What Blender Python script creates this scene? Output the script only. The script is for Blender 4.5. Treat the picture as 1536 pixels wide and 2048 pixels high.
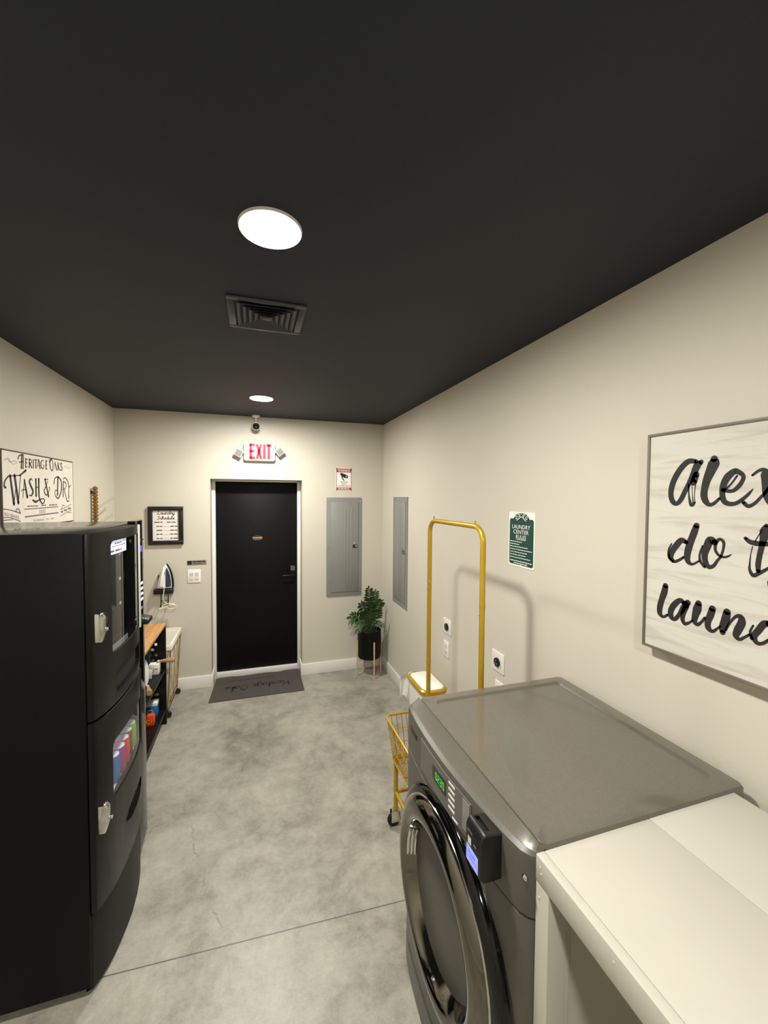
import bpy, bmesh, math, random
from math import sin, cos, pi, radians
from mathutils import Vector, Matrix
from mathutils.geometry import tessellate_polygon

# ---------------------------------------------------------------- scene, camera, light level
for o in list(bpy.data.objects):
    bpy.data.objects.remove(o, do_unlink=True)
SC = bpy.context.scene
COL = SC.collection
H, XL, XR, YB, YF = 2.74, -1.245, 1.391, 4.404, -2.6      # room: height, left, right, back, front

F_PX, YAW, PITCH, ROLL, CAM_Z = 816.11, 0.3085, -0.0363, 0.0065, 1.9273
cd = bpy.data.cameras.new('camera')
cam = bpy.data.objects.new('camera', cd)
COL.objects.link(cam)
Fv = Vector((sin(YAW) * cos(PITCH), cos(YAW) * cos(PITCH), sin(PITCH)))
Rv = Vector((cos(YAW), -sin(YAW), 0))
Uv = Rv.cross(Fv)
Rv, Uv = cos(ROLL) * Rv + sin(ROLL) * Uv, cos(ROLL) * Uv - sin(ROLL) * Rv
cam.matrix_world = Matrix(((Rv.x, Uv.x, -Fv.x, 0), (Rv.y, Uv.y, -Fv.y, 0), (Rv.z, Uv.z, -Fv.z, CAM_Z), (0, 0, 0, 1)))
cd.sensor_fit = 'VERTICAL'
cd.sensor_height = 36.0
cd.lens = 36.0 * F_PX / 2048.0
cd.clip_start = 0.02
SC.camera = cam

w = bpy.data.worlds.new('world')
SC.world = w
w.use_nodes = True
w.node_tree.nodes['Background'].inputs[0].default_value = (0.02, 0.02, 0.022, 1)
w.node_tree.nodes['Background'].inputs[1].default_value = 0.0   # closed room: all light comes from its lamps

LAMP_STRENGTH = 625.0
LAMP_COLOR = (1.0, 0.975, 0.905)
SC.view_settings.view_transform = 'Standard'
SC.view_settings.look = 'None'
SC.view_settings.gamma = 1.0
SC.view_settings.use_curve_mapping = False
SC.view_settings.exposure = 0.0

# ---------------------------------------------------------------- materials
def lin(c):
    if isinstance(c, str):
        c = c.lstrip('#')
        c = tuple(int(c[i:i + 2], 16) / 255 for i in (0, 2, 4))
        return tuple(v / 12.92 if v <= 0.04045 else ((v + 0.055) / 1.055) ** 2.4 for v in c)
    return tuple(c)

def mat(name, color, rough=0.5, metal=0.0, var=0.06, scale=8.0, bump=0.0, bscale=200.0, spec=0.5, emit=None, estr=0.0, coat=0.0):
    m = bpy.data.materials.new(name)
    m.use_nodes = True
    nt = m.node_tree
    b = nt.nodes['Principled BSDF']
    c = lin(color)
    tc = nt.nodes.new('ShaderNodeTexCoord')
    n = nt.nodes.new('ShaderNodeTexNoise')
    n.inputs['Scale'].default_value = scale
    n.inputs['Detail'].default_value = 4
    nt.links.new(tc.outputs['Object'], n.inputs['Vector'])
    r = nt.nodes.new('ShaderNodeValToRGB')
    r.color_ramp.elements[0].position = 0.3
    r.color_ramp.elements[1].position = 0.7
    r.color_ramp.elements[0].color = tuple(max(0, v * (1 - var)) for v in c) + (1,)
    r.color_ramp.elements[1].color = tuple(min(1, v * (1 + var)) for v in c) + (1,)
    nt.links.new(n.outputs['Fac'], r.inputs['Fac'])
    nt.links.new(r.outputs['Color'], b.inputs['Base Color'])
    b.inputs['Roughness'].default_value = rough
    b.inputs['Metallic'].default_value = metal
    b.inputs['Specular IOR Level'].default_value = spec
    b.inputs['Coat Weight'].default_value = coat
    if bump:
        n2 = nt.nodes.new('ShaderNodeTexNoise')
        n2.inputs['Scale'].default_value = bscale
        n2.inputs['Detail'].default_value = 3
        nt.links.new(tc.outputs['Object'], n2.inputs['Vector'])
        bp = nt.nodes.new('ShaderNodeBump')
        bp.inputs['Strength'].default_value = bump
        bp.inputs['Distance'].default_value = 0.002
        nt.links.new(n2.outputs['Fac'], bp.inputs['Height'])
        nt.links.new(bp.outputs['Normal'], b.inputs['Normal'])
    if emit is not None:
        b.inputs['Emission Color'].default_value = lin(emit) + (1,)
        b.inputs['Emission Strength'].default_value = estr
    return m

def math_node(nt, op, a, b=None, c=None):
    n = nt.nodes.new('ShaderNodeMath')
    n.operation = op
    for i, v in enumerate((a, b, c)):
        if v is None:
            continue
        if isinstance(v, (int, float)):
            n.inputs[i].default_value = v
        else:
            nt.links.new(v, n.inputs[i])
    return n.outputs[0]

def glass_mat(name, tint=(1, 1, 1), rough=0.02, base_refl=0.04):
    m = bpy.data.materials.new(name)
    m.use_nodes = True
    nt = m.node_tree
    for n in list(nt.nodes):
        nt.nodes.remove(n)
    out = nt.nodes.new('ShaderNodeOutputMaterial')
    mix = nt.nodes.new('ShaderNodeMixShader')
    tr = nt.nodes.new('ShaderNodeBsdfTransparent')
    tr.inputs[0].default_value = tuple(tint) + (1,)
    gl = nt.nodes.new('ShaderNodeBsdfGlossy')
    gl.inputs['Roughness'].default_value = rough
    fr = nt.nodes.new('ShaderNodeFresnel')
    fr.inputs['IOR'].default_value = 2.2
    gm = nt.nodes.new('ShaderNodeNewGeometry')
    front = math_node(nt, 'SUBTRACT', 1.0, gm.outputs['Backfacing'])       # a thin pane mirrors on its outer face only
    nt.links.new(math_node(nt, 'MULTIPLY', fr.outputs[0], front), mix.inputs[0])
    nt.links.new(tr.outputs[0], mix.inputs[1])
    nt.links.new(gl.outputs[0], mix.inputs[2])
    nt.links.new(mix.outputs[0], out.inputs[0])
    return m

def concrete_floor():
    m = bpy.data.materials.new('polished_concrete')
    m.use_nodes = True
    nt = m.node_tree
    b = nt.nodes['Principled BSDF']
    g = nt.nodes.new('ShaderNodeNewGeometry')
    sep = nt.nodes.new('ShaderNodeSeparateXYZ')
    nt.links.new(g.outputs['Position'], sep.inputs[0])
    def noise(scale, detail, rough=0.6, dist=0.0):
        n = nt.nodes.new('ShaderNodeTexNoise')
        n.inputs['Scale'].default_value = scale
        n.inputs['Detail'].default_value = detail
        n.inputs['Roughness'].default_value = rough
        n.inputs['Distortion'].default_value = dist
        nt.links.new(g.outputs['Position'], n.inputs['Vector'])
        return n.outputs['Fac']
    big = noise(1.7, 6, 0.65, 0.6)
    mid = noise(9, 8, 0.7, 0.3)
    fine = noise(150, 5, 0.7)
    s = math_node(nt, 'ADD', math_node(nt, 'MULTIPLY', big, 0.42), math_node(nt, 'MULTIPLY', mid, 0.30))
    s = math_node(nt, 'ADD', s, math_node(nt, 'ADD', math_node(nt, 'MULTIPLY', fine, 0.14), math_node(nt, 'MULTIPLY', noise(45, 5, 0.75, 0.4), 0.14)))
    r = nt.nodes.new('ShaderNodeValToRGB')
    e = r.color_ramp.elements
    e[0].position = 0.38
    e[0].color = lin('#757066') + (1,)
    e[1].position = 0.62
    e[1].color = lin('#b0ab9e') + (1,)
    x = e.new(0.5)
    x.color = lin('#999588') + (1,)
    nt.links.new(s, r.inputs['Fac'])
    # sawn control joint across the slab
    d = math_node(nt, 'ABSOLUTE', math_node(nt, 'SUBTRACT', math_node(nt, 'ADD', sep.outputs['Y'], math_node(nt, 'MULTIPLY', sep.outputs['X'], 0.0535)), 1.798))
    joint = math_node(nt, 'LESS_THAN', d, 0.0028)
    # hairline crack, wandering along the depth of the room
    wob = math_node(nt, 'MULTIPLY', math_node(nt, 'SUBTRACT', noise(7, 6, 0.7), 0.5), 0.16)
    cx = math_node(nt, 'ADD', math_node(nt, 'MULTIPLY', math_node(nt, 'SUBTRACT', sep.outputs['Y'], 2.2), -0.30), -0.26)
    cdv = math_node(nt, 'ABSOLUTE', math_node(nt, 'SUBTRACT', math_node(nt, 'SUBTRACT', sep.outputs['X'], cx), wob))
    inb = math_node(nt, 'MULTIPLY', math_node(nt, 'LESS_THAN', sep.outputs['Y'], 2.75), math_node(nt, 'GREATER_THAN', sep.outputs['Y'], 1.85))
    crack = math_node(nt, 'MULTIPLY', math_node(nt, 'MULTIPLY', math_node(nt, 'LESS_THAN', cdv, 0.005), inb), math_node(nt, 'MULTIPLY', math_node(nt, 'GREATER_THAN', mid, 0.49), 0.35))
    dark = nt.nodes.new('ShaderNodeMixRGB')
    nt.links.new(math_node(nt, 'MAXIMUM', math_node(nt, 'MULTIPLY', joint, 0.85), crack), dark.inputs[0])
    nt.links.new(r.outputs['Color'], dark.inputs[1])
    dark.inputs[2].default_value = lin('#4a4740') + (1,)
    nt.links.new(dark.outputs[0], b.inputs['Base Color'])
    rr = nt.nodes.new('ShaderNodeMapRange')
    rr.inputs['From Min'].default_value = 0.35
    rr.inputs['From Max'].default_value = 0.65
    rr.inputs['To Min'].default_value = 0.30
    rr.inputs['To Max'].default_value = 0.46
    nt.links.new(big, rr.inputs['Value'])
    nt.links.new(rr.outputs[0], b.inputs['Roughness'])
    bp = nt.nodes.new('ShaderNodeBump')
    bp.inputs['Strength'].default_value = 0.12
    bp.inputs['Distance'].default_value = 0.002
    nt.links.new(mid, bp.inputs['Height'])
    nt.links.new(bp.outputs['Normal'], b.inputs['Normal'])
    return m

def wood_mat(name, c1, c2, rough=0.45):
    m = bpy.data.materials.new(name)
    m.use_nodes = True
    nt = m.node_tree
    b = nt.nodes['Principled BSDF']
    tc = nt.nodes.new('ShaderNodeTexCoord')
    mp = nt.nodes.new('ShaderNodeMapping')
    mp.inputs['Scale'].default_value = (14, 1.2, 14)
    n = nt.nodes.new('ShaderNodeTexNoise')
    n.inputs['Scale'].default_value = 3
    n.inputs['Detail'].default_value = 8
    n.inputs['Distortion'].default_value = 1.2
    r = nt.nodes.new('ShaderNodeValToRGB')
    r.color_ramp.elements[0].position = 0.32
    r.color_ramp.elements[1].position = 0.68
    r.color_ramp.elements[0].color = lin(c1) + (1,)
    r.color_ramp.elements[1].color = lin(c2) + (1,)
    nt.links.new(tc.outputs['Object'], mp.inputs[0])
    nt.links.new(mp.outputs[0], n.inputs['Vector'])
    nt.links.new(n.outputs['Fac'], r.inputs['Fac'])
    nt.links.new(r.outputs['Color'], b.inputs['Base Color'])
    b.inputs['Roughness'].default_value = rough
    return m

def canvas_mat():
    m = wood_mat('whitewashed_canvas', '#b3aca0', '#cbc7bc', 0.75)
    nt = m.node_tree
    for n in nt.nodes:
        if n.type == 'MAPPING':
            n.inputs['Scale'].default_value = (3, 1.0, 9)
        if n.type == 'VALTORGB':
            n.color_ramp.elements[0].position = 0.25
            n.color_ramp.elements[1].position = 0.5
    return m

M = {}
M['wall'] = mat('greige_wall_paint', '#cbc5b6', 0.6, var=0.015, scale=2, bump=0.10, bscale=160, spec=0.3)
M['ceiling'] = mat('charcoal_ceiling_paint', '#20252d', 0.62, var=0.06, scale=60, bump=0.25, bscale=130, spec=0.35)
M['vent'] = mat('charcoal_register_paint', '#35383d', 0.45, var=0.05)
M['floor'] = concrete_floor()
M['trimwhite'] = mat('white_trim_paint', '#e6e3dc', 0.4, var=0.015)
M['blackdoor'] = mat('black_door_paint', '#0b0b0b', 0.5, var=0.08, spec=0.15)
M['blackmetal'] = mat('black_metal', '#0c0c0d', 0.35, var=0.1)
M['chrome'] = mat('chrome', '#d6d4d0', 0.12, 1.0, var=0.02)
M['darkbronze'] = mat('dark_bronze', '#3a3430', 0.35, 1.0, var=0.1)
M['lens'] = mat('lamp_lens', '#ffffff', 0.5, emit=LAMP_COLOR, estr=LAMP_STRENGTH)
M['lens2'] = mat('lamp_lens_far', '#ffffff', 0.5, emit=LAMP_COLOR, estr=LAMP_STRENGTH * 0.97)
M['whiteplastic'] = mat('white_plastic', '#e9e6df', 0.35, var=0.01)
M['offwhite'] = mat('off_white_plastic', '#cfccc4', 0.4, var=0.02)
M['blackplastic'] = mat('black_plastic', '#101011', 0.4, var=0.1)
M['greymetal'] = mat('grey_panel_enamel', '#868682', 0.42, var=0.03, scale=20)
M['lensgrey'] = mat('grey_prismatic_lens', '#72726b', 0.35, var=0.08, scale=60)
M['screw'] = mat('bright_screw', '#e4e4e0', 0.25, 1.0, var=0.02)
M['red'] = mat('sign_red', '#b3272f', 0.45, var=0.04)
M['exitred'] = mat('exit_red_lit', '#e0112e', 0.5, emit='#ff1030', estr=1.1)
M['ink'] = mat('black_ink', '#17161a', 0.6, var=0.1)
M['paper'] = mat('white_paper', '#ece5df', 0.7, var=0.015)
M['signgreen'] = mat('sign_green', '#14423a', 0.4, var=0.05)
M['signwhite'] = mat('sign_white', '#efeee6', 0.4, var=0.01)
M['gold'] = mat('gold_paint', '#c09a2a', 0.3, 0.4, var=0.06)
M['antique'] = mat('antique_gold', '#93692a', 0.35, 0.5, var=0.1)
M['hookwire'] = mat('aged_brass_wire', '#7f744c', 0.45, 0.3, var=0.1)
M['palegold'] = mat('pale_gold_wire', '#b79a6a', 0.32, 0.7, var=0.06)
M['cabinet'] = mat('black_textured_enamel', '#080808', 0.5, var=0.12, scale=60, bump=0.2, bscale=400, spec=0.16)
M['doorskin'] = mat('black_door_enamel', '#0f0e0d', 0.34, var=0.08, scale=30, spec=0.22)
M['cabtop'] = mat('glossy_cabinet_top', '#2a2926', 0.16, var=0.1, scale=6)
M['gloss'] = mat('gloss_black', '#060607', 0.08, var=0.1)
M['kick'] = mat('black_stipple', '#11100f', 0.5, var=0.2, scale=120, bump=0.9, bscale=180, spec=0.25)
M['cavity'] = mat('black_cavity', '#050506', 0.6, var=0.1)
M['glass'] = glass_mat('window_glass', (0.96, 0.97, 1.0))
M['smoke'] = glass_mat('smoked_glass', (0.12, 0.12, 0.13))
M['header'] = mat('backlit_header_sheet', '#e9ecf6', 0.5, emit='#dfe4ff', estr=0.75)
M['lightbox'] = mat('backlit_panel', '#c9cbe4', 0.5, emit='#b9bdf0', estr=0.8, var=0.25, scale=25)
M['bluelcd'] = mat('blue_screen', '#3b52e0', 0.3, emit='#3355ff', estr=1.0)
M['palelcd'] = mat('pale_blue_screen', '#8d97e6', 0.25, emit='#8f9cff', estr=0.55)
M['whitelit'] = mat('white_lit_key', '#ffffff', 0.4, emit='#ffffff', estr=0.8)
M['green_led'] = mat('green_led', '#38e03c', 0.4, emit='#55ff44', estr=0.75)
M['washer'] = mat('graphite_steel', '#514e46', 0.38, 0.0, var=0.05, scale=90, spec=0.35)
M['washertop'] = mat('graphite_steel_top', '#635e54', 0.2, 0.1, var=0.05, scale=120, coat=0.3)
M['darkchrome'] = mat('dark_chrome', '#7b776f', 0.10, 1.0, var=0.03)
M['membrane'] = mat('grey_membrane', '#6e6b66', 0.4, 0.3, var=0.03)
M['keywhite'] = mat('white_key_line', '#d8d5cf', 0.4)
M['tablewhite'] = mat('cream_painted_board', '#b9b5a8', 0.42, var=0.012)
M['canvasframe'] = mat('taupe_frame', '#6e665c', 0.5, var=0.08)
M['canvas'] = canvas_mat()
M['brush'] = mat('brush_black', '#1c1a1b', 0.7, var=0.25, scale=60)
M['signplate'] = mat('aged_white_plate', '#dfd8ca', 0.55, var=0.05, scale=14)
M['rust'] = mat('rusty_edge', '#4b3d2e', 0.7, var=0.3, scale=60)
M['greyink'] = mat('grey_ink', '#6b655e', 0.6)
M['oak'] = wood_mat('oak_top', '#a8743f', '#d09b62', 0.45)
M['lightwood'] = wood_mat('light_wood', '#b89a74', '#d6bd98', 0.5)
M['shelfblack'] = mat('black_shelf', '#0f0e0d', 0.4, var=0.1, spec=0.3)
M['fabric'] = mat('white_liner_fabric', '#e2ddcf', 0.85, var=0.04, bump=0.3, bscale=300)
M['rubber'] = mat('black_rubber', '#0e0e0e', 0.6, var=0.1)
M['pot'] = mat('black_ceramic', '#070707', 0.5, var=0.1, spec=0.2)
M['soil'] = mat('dark_soil', '#1d1712', 0.95, var=0.3, scale=60, bump=1, bscale=90)
M['leaf'] = mat('dark_green_leaf', '#2c4a1e', 0.38, var=0.35, scale=9)
M['leaf2'] = mat('grey_green_leaf', '#3f5a38', 0.42, var=0.3, scale=9)
M['stem'] = mat('green_stem', '#3e5a2a', 0.5, var=0.2)
M['mat'] = mat('charcoal_mat', '#4b4641', 0.95, var=0.12, scale=90, bump=0.8, bscale=350)
M['matink'] = mat('mat_lettering', '#201d1b', 0.95, var=0.1)
M['ironblue'] = mat('blue_tank', '#2e4155', 0.15, var=0.1)
M['cream'] = mat('cream_cord', '#e3d9c0', 0.55)
M['blue'] = mat('blue_print', '#2a72b8', 0.35)
M['orange'] = mat('orange_print', '#e8481a', 0.35)
M['yellow'] = mat('yellow_print', '#e9b63a', 0.4)
M['magenta'] = mat('magenta_print', '#b13a86', 0.35)
M['brownred'] = mat('brown_red_print', '#8e3a34', 0.35)
M['lime'] = mat('lime_print', '#74d42e', 0.35)
M['pinkred'] = mat('pink_red_print', '#d8455e', 0.35)
M['greenbox'] = mat('deep_green_card', '#2f5a45', 0.5)
M['greyplate'] = mat('pewter_plate', '#7d776c', 0.45, var=0.04)
M['jute'] = mat('jute_tassel', '#a98a62', 0.9, var=0.2, scale=80)
M['copper'] = mat('copper_print', '#b07a52', 0.4, 0.4)

# ---------------------------------------------------------------- helpers
WLOC = {}

class G:
    """collects shapes into one mesh"""
    def __init__(s):
        s.v, s.f = [], []
    def add(s, vs, fs):
        n = len(s.v)
        s.v += [Vector(p) for p in vs]
        s.f += [tuple(n + i for i in f) for f in fs]
        return s
    def box(s, x0, x1, y0, y1, z0, z1):
        return s.add([(x, y, z) for x in (x0, x1) for y in (y0, y1) for z in (z0, z1)],
                     [(0, 1, 3, 2), (4, 6, 7, 5), (0, 4, 5, 1), (2, 3, 7, 6), (0, 2, 6, 4), (1, 5, 7, 3)])
    def tube(s, path, r, n=10, closed=False, cap=True):
        P = [Vector(p) for p in path]
        R = r if isinstance(r, (list, tuple)) else [r] * len(P)
        m = len(P)
        vs, fs = [], []
        up = None
        for i, p in enumerate(P):
            if closed:
                t = (P[(i + 1) % m] - P[i - 1]).normalized()
            else:
                t = (P[min(i + 1, m - 1)] - P[max(i - 1, 0)]).normalized()
            if up is None:
                up = Vector((0, 0, 1)) if abs(t.z) < 0.9 else Vector((1, 0, 0))
            a = up - t * up.dot(t)
            if a.length < 1e-5:
                a = Vector((1, 0, 0)) - t * t.x
            a.normalize()
            up = a
            b = t.cross(a)
            for k in range(n):
                th = 2 * pi * k / n
                vs.append(p + (a * cos(th) + b * sin(th)) * R[i])
        for i in range(m if closed else m - 1):
            j = (i + 1) % m
            for k in range(n):
                q = (k + 1) % n
                fs.append((i * n + k, i * n + q, j * n + q, j * n + k))
        if cap and not closed:
            fs.append(tuple(range(n))[::-1])
            fs.append(tuple((m - 1) * n + k for k in range(n)))
        return s.add(vs, fs)
    def cyl(s, p0, p1, r, r1=None, n=20):
        return s.tube([p0, p1], [r, r if r1 is None else r1], n)
    def lathe(s, prof, c, axis=(0, 0, 1), n=32, closed=False):
        ax = Vector(axis).normalized()
        a = Vector((1, 0, 0)) if abs(ax.x) < 0.8 else Vector((0, 1, 0))
        a = (a - ax * a.dot(ax)).normalized()
        b = ax.cross(a)
        c = Vector(c)
        vs, fs = [], []
        for r, h in prof:
            for k in range(n):
                th = 2 * pi * k / n
                vs.append(c + ax * h + (a * cos(th) + b * sin(th)) * max(r, 1e-5))
        m = len(prof)
        for i in range(m if closed else m - 1):
            j = (i + 1) % m
            for k in range(n):
                q = (k + 1) % n
                fs.append((i * n + k, i * n + q, j * n + q, j * n + k))
        return s.add(vs, fs)
    def prism(s, poly, mp, d0, d1):
        """poly of 2-D points, mp(u, v, d) -> 3-D"""
        n = len(poly)
        vs = [mp(u, v, d0) for u, v in poly] + [mp(u, v, d1) for u, v in poly]
        fs = [tuple(range(n))[::-1], tuple(range(n, 2 * n))] + [(i, (i + 1) % n, n + (i + 1) % n, n + i) for i in range(n)]
        return s.add(vs, fs)
    def sphere(s, c, r, n=16, m=10, sc=(1, 1, 1)):
        vs, fs = [], []
        for i in range(m + 1):
            ph = pi * i / m
            for k in range(n):
                th = 2 * pi * k / n
                vs.append((c[0] + sc[0] * r * max(sin(ph), 1e-4) * cos(th), c[1] + sc[1] * r * max(sin(ph), 1e-4) * sin(th), c[2] + sc[2] * r * cos(ph)))
        for i in range(m):
            for k in range(n):
                q = (k + 1) % n
                fs.append((i * n + k, i * n + q, (i + 1) * n + q, (i + 1) * n + k))
        return s.add(vs, fs)
    def poly(s, pts):
        return s.add(pts, [tuple(range(len(pts)))])
    def ribbon(s, pts, fn, sub=5, wscale=1.0, cap=True):
        """brush stroke through (u, v, width) points laid on the surface fn(u, v)"""
        P = [Vector((p[0], p[1])) for p in pts]
        W = [p[2] * wscale for p in pts]
        Q, QW = [], []
        if len(P) == 2:
            sub = 1
        for i in range(len(P) - 1):
            p0, p1, p2, p3 = P[max(i - 1, 0)], P[i], P[i + 1], P[min(i + 2, len(P) - 1)]
            for k in range(sub):
                t = k / sub
                Q.append(0.5 * ((2 * p1) + (p2 - p0) * t + (2 * p0 - 5 * p1 + 4 * p2 - p3) * t * t + (3 * p1 - p0 - 3 * p2 + p3) * t ** 3))
                QW.append(W[i] + (W[i + 1] - W[i]) * t)
        Q.append(P[-1])
        QW.append(W[-1])
        L, R = [], []
        for i, q in enumerate(Q):
            t = Q[min(i + 1, len(Q) - 1)] - Q[max(i - 1, 0)]
            if t.length < 1e-9:
                t = Vector((1, 0))
            t.normalize()
            nn = Vector((-t.y, t.x)) * QW[i] / 2
            L.append(q + nn)
            R.append(q - nn)
        n = len(Q)
        vs = [fn(p.x, p.y) for p in L] + [fn(p.x, p.y) for p in R]
        s.add(vs, [(i, i + 1, n + i + 1, n + i) for i in range(n - 1)])
        if cap:
            for q, wd in ((Q[0], QW[0]), (Q[-1], QW[-1])):
                s.poly([fn(q.x + cos(2 * pi * k / 10) * wd / 2, q.y + sin(2 * pi * k / 10) * wd / 2) for k in range(10)])
        return s
    def text(s, string, fn, u0, u1, v0, v1, shear=0.0, dv=0.0):
        """lettering stretched into the rectangle u0..u1 x v0..v1 of surface fn; dv tilts the line"""
        V, Fc = glyphs(string)
        xs = [p[0] for p in V]
        ys = [p[1] for p in V]
        x0, x1, y0, y1 = min(xs), max(xs), min(ys), max(ys)
        out = []
        for x, y in V:
            a = (x - x0) / (x1 - x0)
            b = (y - y0) / (y1 - y0)
            out.append(fn(u0 + (u1 - u0) * (a + shear * b * (y1 - y0) / (x1 - x0)), v0 + (v1 - v0) * b + dv * a))
        return s.add(out, Fc)
    def dashes(s, fn, u0, u1, v, h, seed=0):
        """a line of writing too small to read: word-long marks"""
        rn = random.Random(seed)
        d = 1 if u1 > u0 else -1
        u = u0
        while d * (u1 - u) > h:
            L = min(abs(u1 - u), h * rn.uniform(2.0, 6.0))
            e = u + d * L
            s.poly([fn(u, v - h / 2), fn(e, v - h / 2), fn(e, v + h / 2 * rn.uniform(0.7, 1)), fn(u, v + h / 2)])
            u = e + d * h * 0.7
        return s
    def build(s, name, m, parent=None, bevel=0.0, seg=2, smooth=True, angle=35, recalc=True):
        vs = s.v
        c = Vector((0, 0, 0))
        if vs:
            c = Vector([(min(p[i] for p in vs) + max(p[i] for p in vs)) / 2 for i in range(3)])
            if parent is None:
                c.z = min(p.z for p in vs)
        me = bpy.data.meshes.new(name)
        me.from_pydata([p - c for p in vs], [], s.f)
        bm = bmesh.new()
        bm.from_mesh(me)
        if recalc:
            bmesh.ops.recalc_face_normals(bm, faces=bm.faces)
        if bevel:
            ed = [e for e in bm.edges if len(e.link_faces) == 2 and e.calc_face_angle(0) > radians(30)]
            bmesh.ops.bevel(bm, geom=ed, offset=bevel, segments=seg, affect='EDGES', profile=0.5, clamp_overlap=True)
        bm.to_mesh(me)
        bm.free()
        if smooth:
            me.polygons.foreach_set('use_smooth', [True] * len(me.polygons))
            me.set_sharp_from_angle(angle=radians(angle))
        if m is not None:
            me.materials.append(m)
        o = bpy.data.objects.new(name, me)
        COL.objects.link(o)
        WLOC[o] = c
        if parent is not None:
            o.parent = parent
            o.location = c - WLOC[parent]
        else:
            o.location = c
        return o

GLY = {}
def glyphs(string):
    if string not in GLY:
        cu = bpy.data.curves.new('t', 'FONT')
        cu.body = string
        cu.resolution_u = 3
        o = bpy.data.objects.new('t', cu)
        COL.objects.link(o)
        dg = bpy.context.evaluated_depsgraph_get()
        me = bpy.data.meshes.new_from_object(o.evaluated_get(dg))
        GLY[string] = ([(v.co.x, v.co.y) for v in me.vertices], [tuple(p.vertices) for p in me.polygons])
        bpy.data.objects.remove(o)
        bpy.data.meshes.remove(me)
        bpy.data.curves.remove(cu)
    return GLY[string]

def cut(o, g, parent=None):
    """sink an opening of shape g into object o"""
    c = g.build('cutter', None)
    md = o.modifiers.new('b', 'BOOLEAN')
    md.operation = 'DIFFERENCE'
    md.solver = 'EXACT'
    md.object = c
    bpy.context.view_layer.update()
    dg = bpy.context.evaluated_depsgraph_get()
    me = bpy.data.meshes.new_from_object(o.evaluated_get(dg))
    o.modifiers.clear()
    old = o.data
    o.data = me
    me.name = old.name
    if len(me.materials) > 1:
        mm = me.materials[0]
        me.polygons.foreach_set('material_index', [0] * len(me.polygons))
        me.materials.clear()
        me.materials.append(mm)
    me.set_sharp_from_angle(angle=radians(35))
    bpy.data.objects.remove(c)
    return o

def tag(o, label=None, cat=None, group=None, kind=None):
    if label: o['label'] = label
    if cat: o['category'] = cat
    if group: o['group'] = group
    if kind: o['kind'] = kind
    return o

def thing(name, label, cat, loc, group=None, kind=None):
    o = bpy.data.objects.new(name, None)
    o.empty_display_size = 0.05
    COL.objects.link(o)
    o.location = loc
    WLOC[o] = Vector(loc)
    return tag(o, label, cat, group, kind)

def copy_thing(root, loc, label=None):
    """a copy of a thing with its parts and their sub-parts"""
    r = root.copy()
    COL.objects.link(r)
    r.location = loc
    if label: r['label'] = label
    for ch in list(root.children):
        c = ch.copy()
        COL.objects.link(c)
        c.parent = r
        for gch in list(ch.children):
            d = gch.copy()
            COL.objects.link(d)
            d.parent = c
    return r

def rrect(u0, u1, v0, v1, r, n=5):
    pts = []
    for cx, cy, a0 in ((u1 - r, v1 - r, 0), (u0 + r, v1 - r, 90), (u0 + r, v0 + r, 180), (u1 - r, v0 + r, 270)):
        for k in range(n + 1):
            a = radians(a0 + 90 * k / n)
            pts.append((cx + r * cos(a), cy + r * sin(a)))
    return pts

onX = lambda x: (lambda u, v: (x, u, v))      # surfaces facing along X (u = depth, v = height)
onY = lambda y: (lambda u, v: (u, y, v))      # surfaces facing along Y
onZ = lambda z: (lambda u, v: (u, v, z))
mX = lambda u, v, d: (d, u, v)
mY = lambda u, v, d: (u, d, v)
mZ = lambda u, v, d: (u, v, d)

# ---------------------------------------------------------------- the room
tag(G().box(XL - .1, XR + .1, YF - .1, YB + .3, -.1, 0).build('floor', M['floor']), 'grey polished concrete floor with a sawn joint', 'floor', kind='structure')
tag(G().box(XL - .1, XR + .1, YF - .1, YB + .3, H, H + .1).build('ceiling', M['ceiling']), 'charcoal painted ceiling', 'ceiling', kind='structure')
tag(G().box(XL - .1, XL, YF, YB + .3, 0, H).build('wall_left', M['wall']), 'greige wall on the left behind the vending machine', 'wall', kind='structure')
tag(G().box(XR, XR + .1, YF, YB + .3, 0, H).build('wall_right', M['wall']), 'greige wall on the right behind the washer', 'wall', kind='structure')
tag(G().box(XL - .1, XR + .1, YF - .1, YF, 0, H).build('wall_front', M['wall']), 'greige wall behind the viewer', 'wall', kind='structure')
DX0, DX1, DZ = -.416, .487, 2.10      # door recess in the back wall
DY = 4.60                             # door face
g = G()
g.box(XL, DX0, YB, DY + .04, 0, H).box(DX1, XR, YB, DY + .04, 0, H).box(DX0, DX1, YB, DY + .04, DZ, H)
tag(g.build('wall_back', M['wall'], smooth=False), 'greige back wall with the recessed black door', 'wall', kind='structure')

def baseboard(name, box, label):
    tag(G().box(*box).build(name, M['trimwhite'], bevel=.004), label, 'baseboard', kind='structure')
BT, BH = .015, .123
baseboard('baseboard_back_left', (XL + BT, DX0 + BT, YB - BT, YB, 0, BH), 'white baseboard on the back wall left of the door')
baseboard('baseboard_back_right', (DX1 - BT, XR - BT, YB - BT, YB, 0, BH), 'white baseboard on the back wall right of the door')
baseboard('baseboard_recess_left', (DX0, DX0 + BT, YB, DY - .04, 0, BH), 'white baseboard return in the door recess, left side')
baseboard('baseboard_recess_right', (DX1 - BT, DX1, YB, DY - .04, 0, BH), 'white baseboard return in the door recess, right side')
baseboard('baseboard_right', (XR - BT, XR, YF, YB, 0, BH), 'white baseboard along the right wall')
baseboard('baseboard_left', (XL, XL + BT, YF, YB, 0, BH), 'white baseboard along the left wall')

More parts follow.
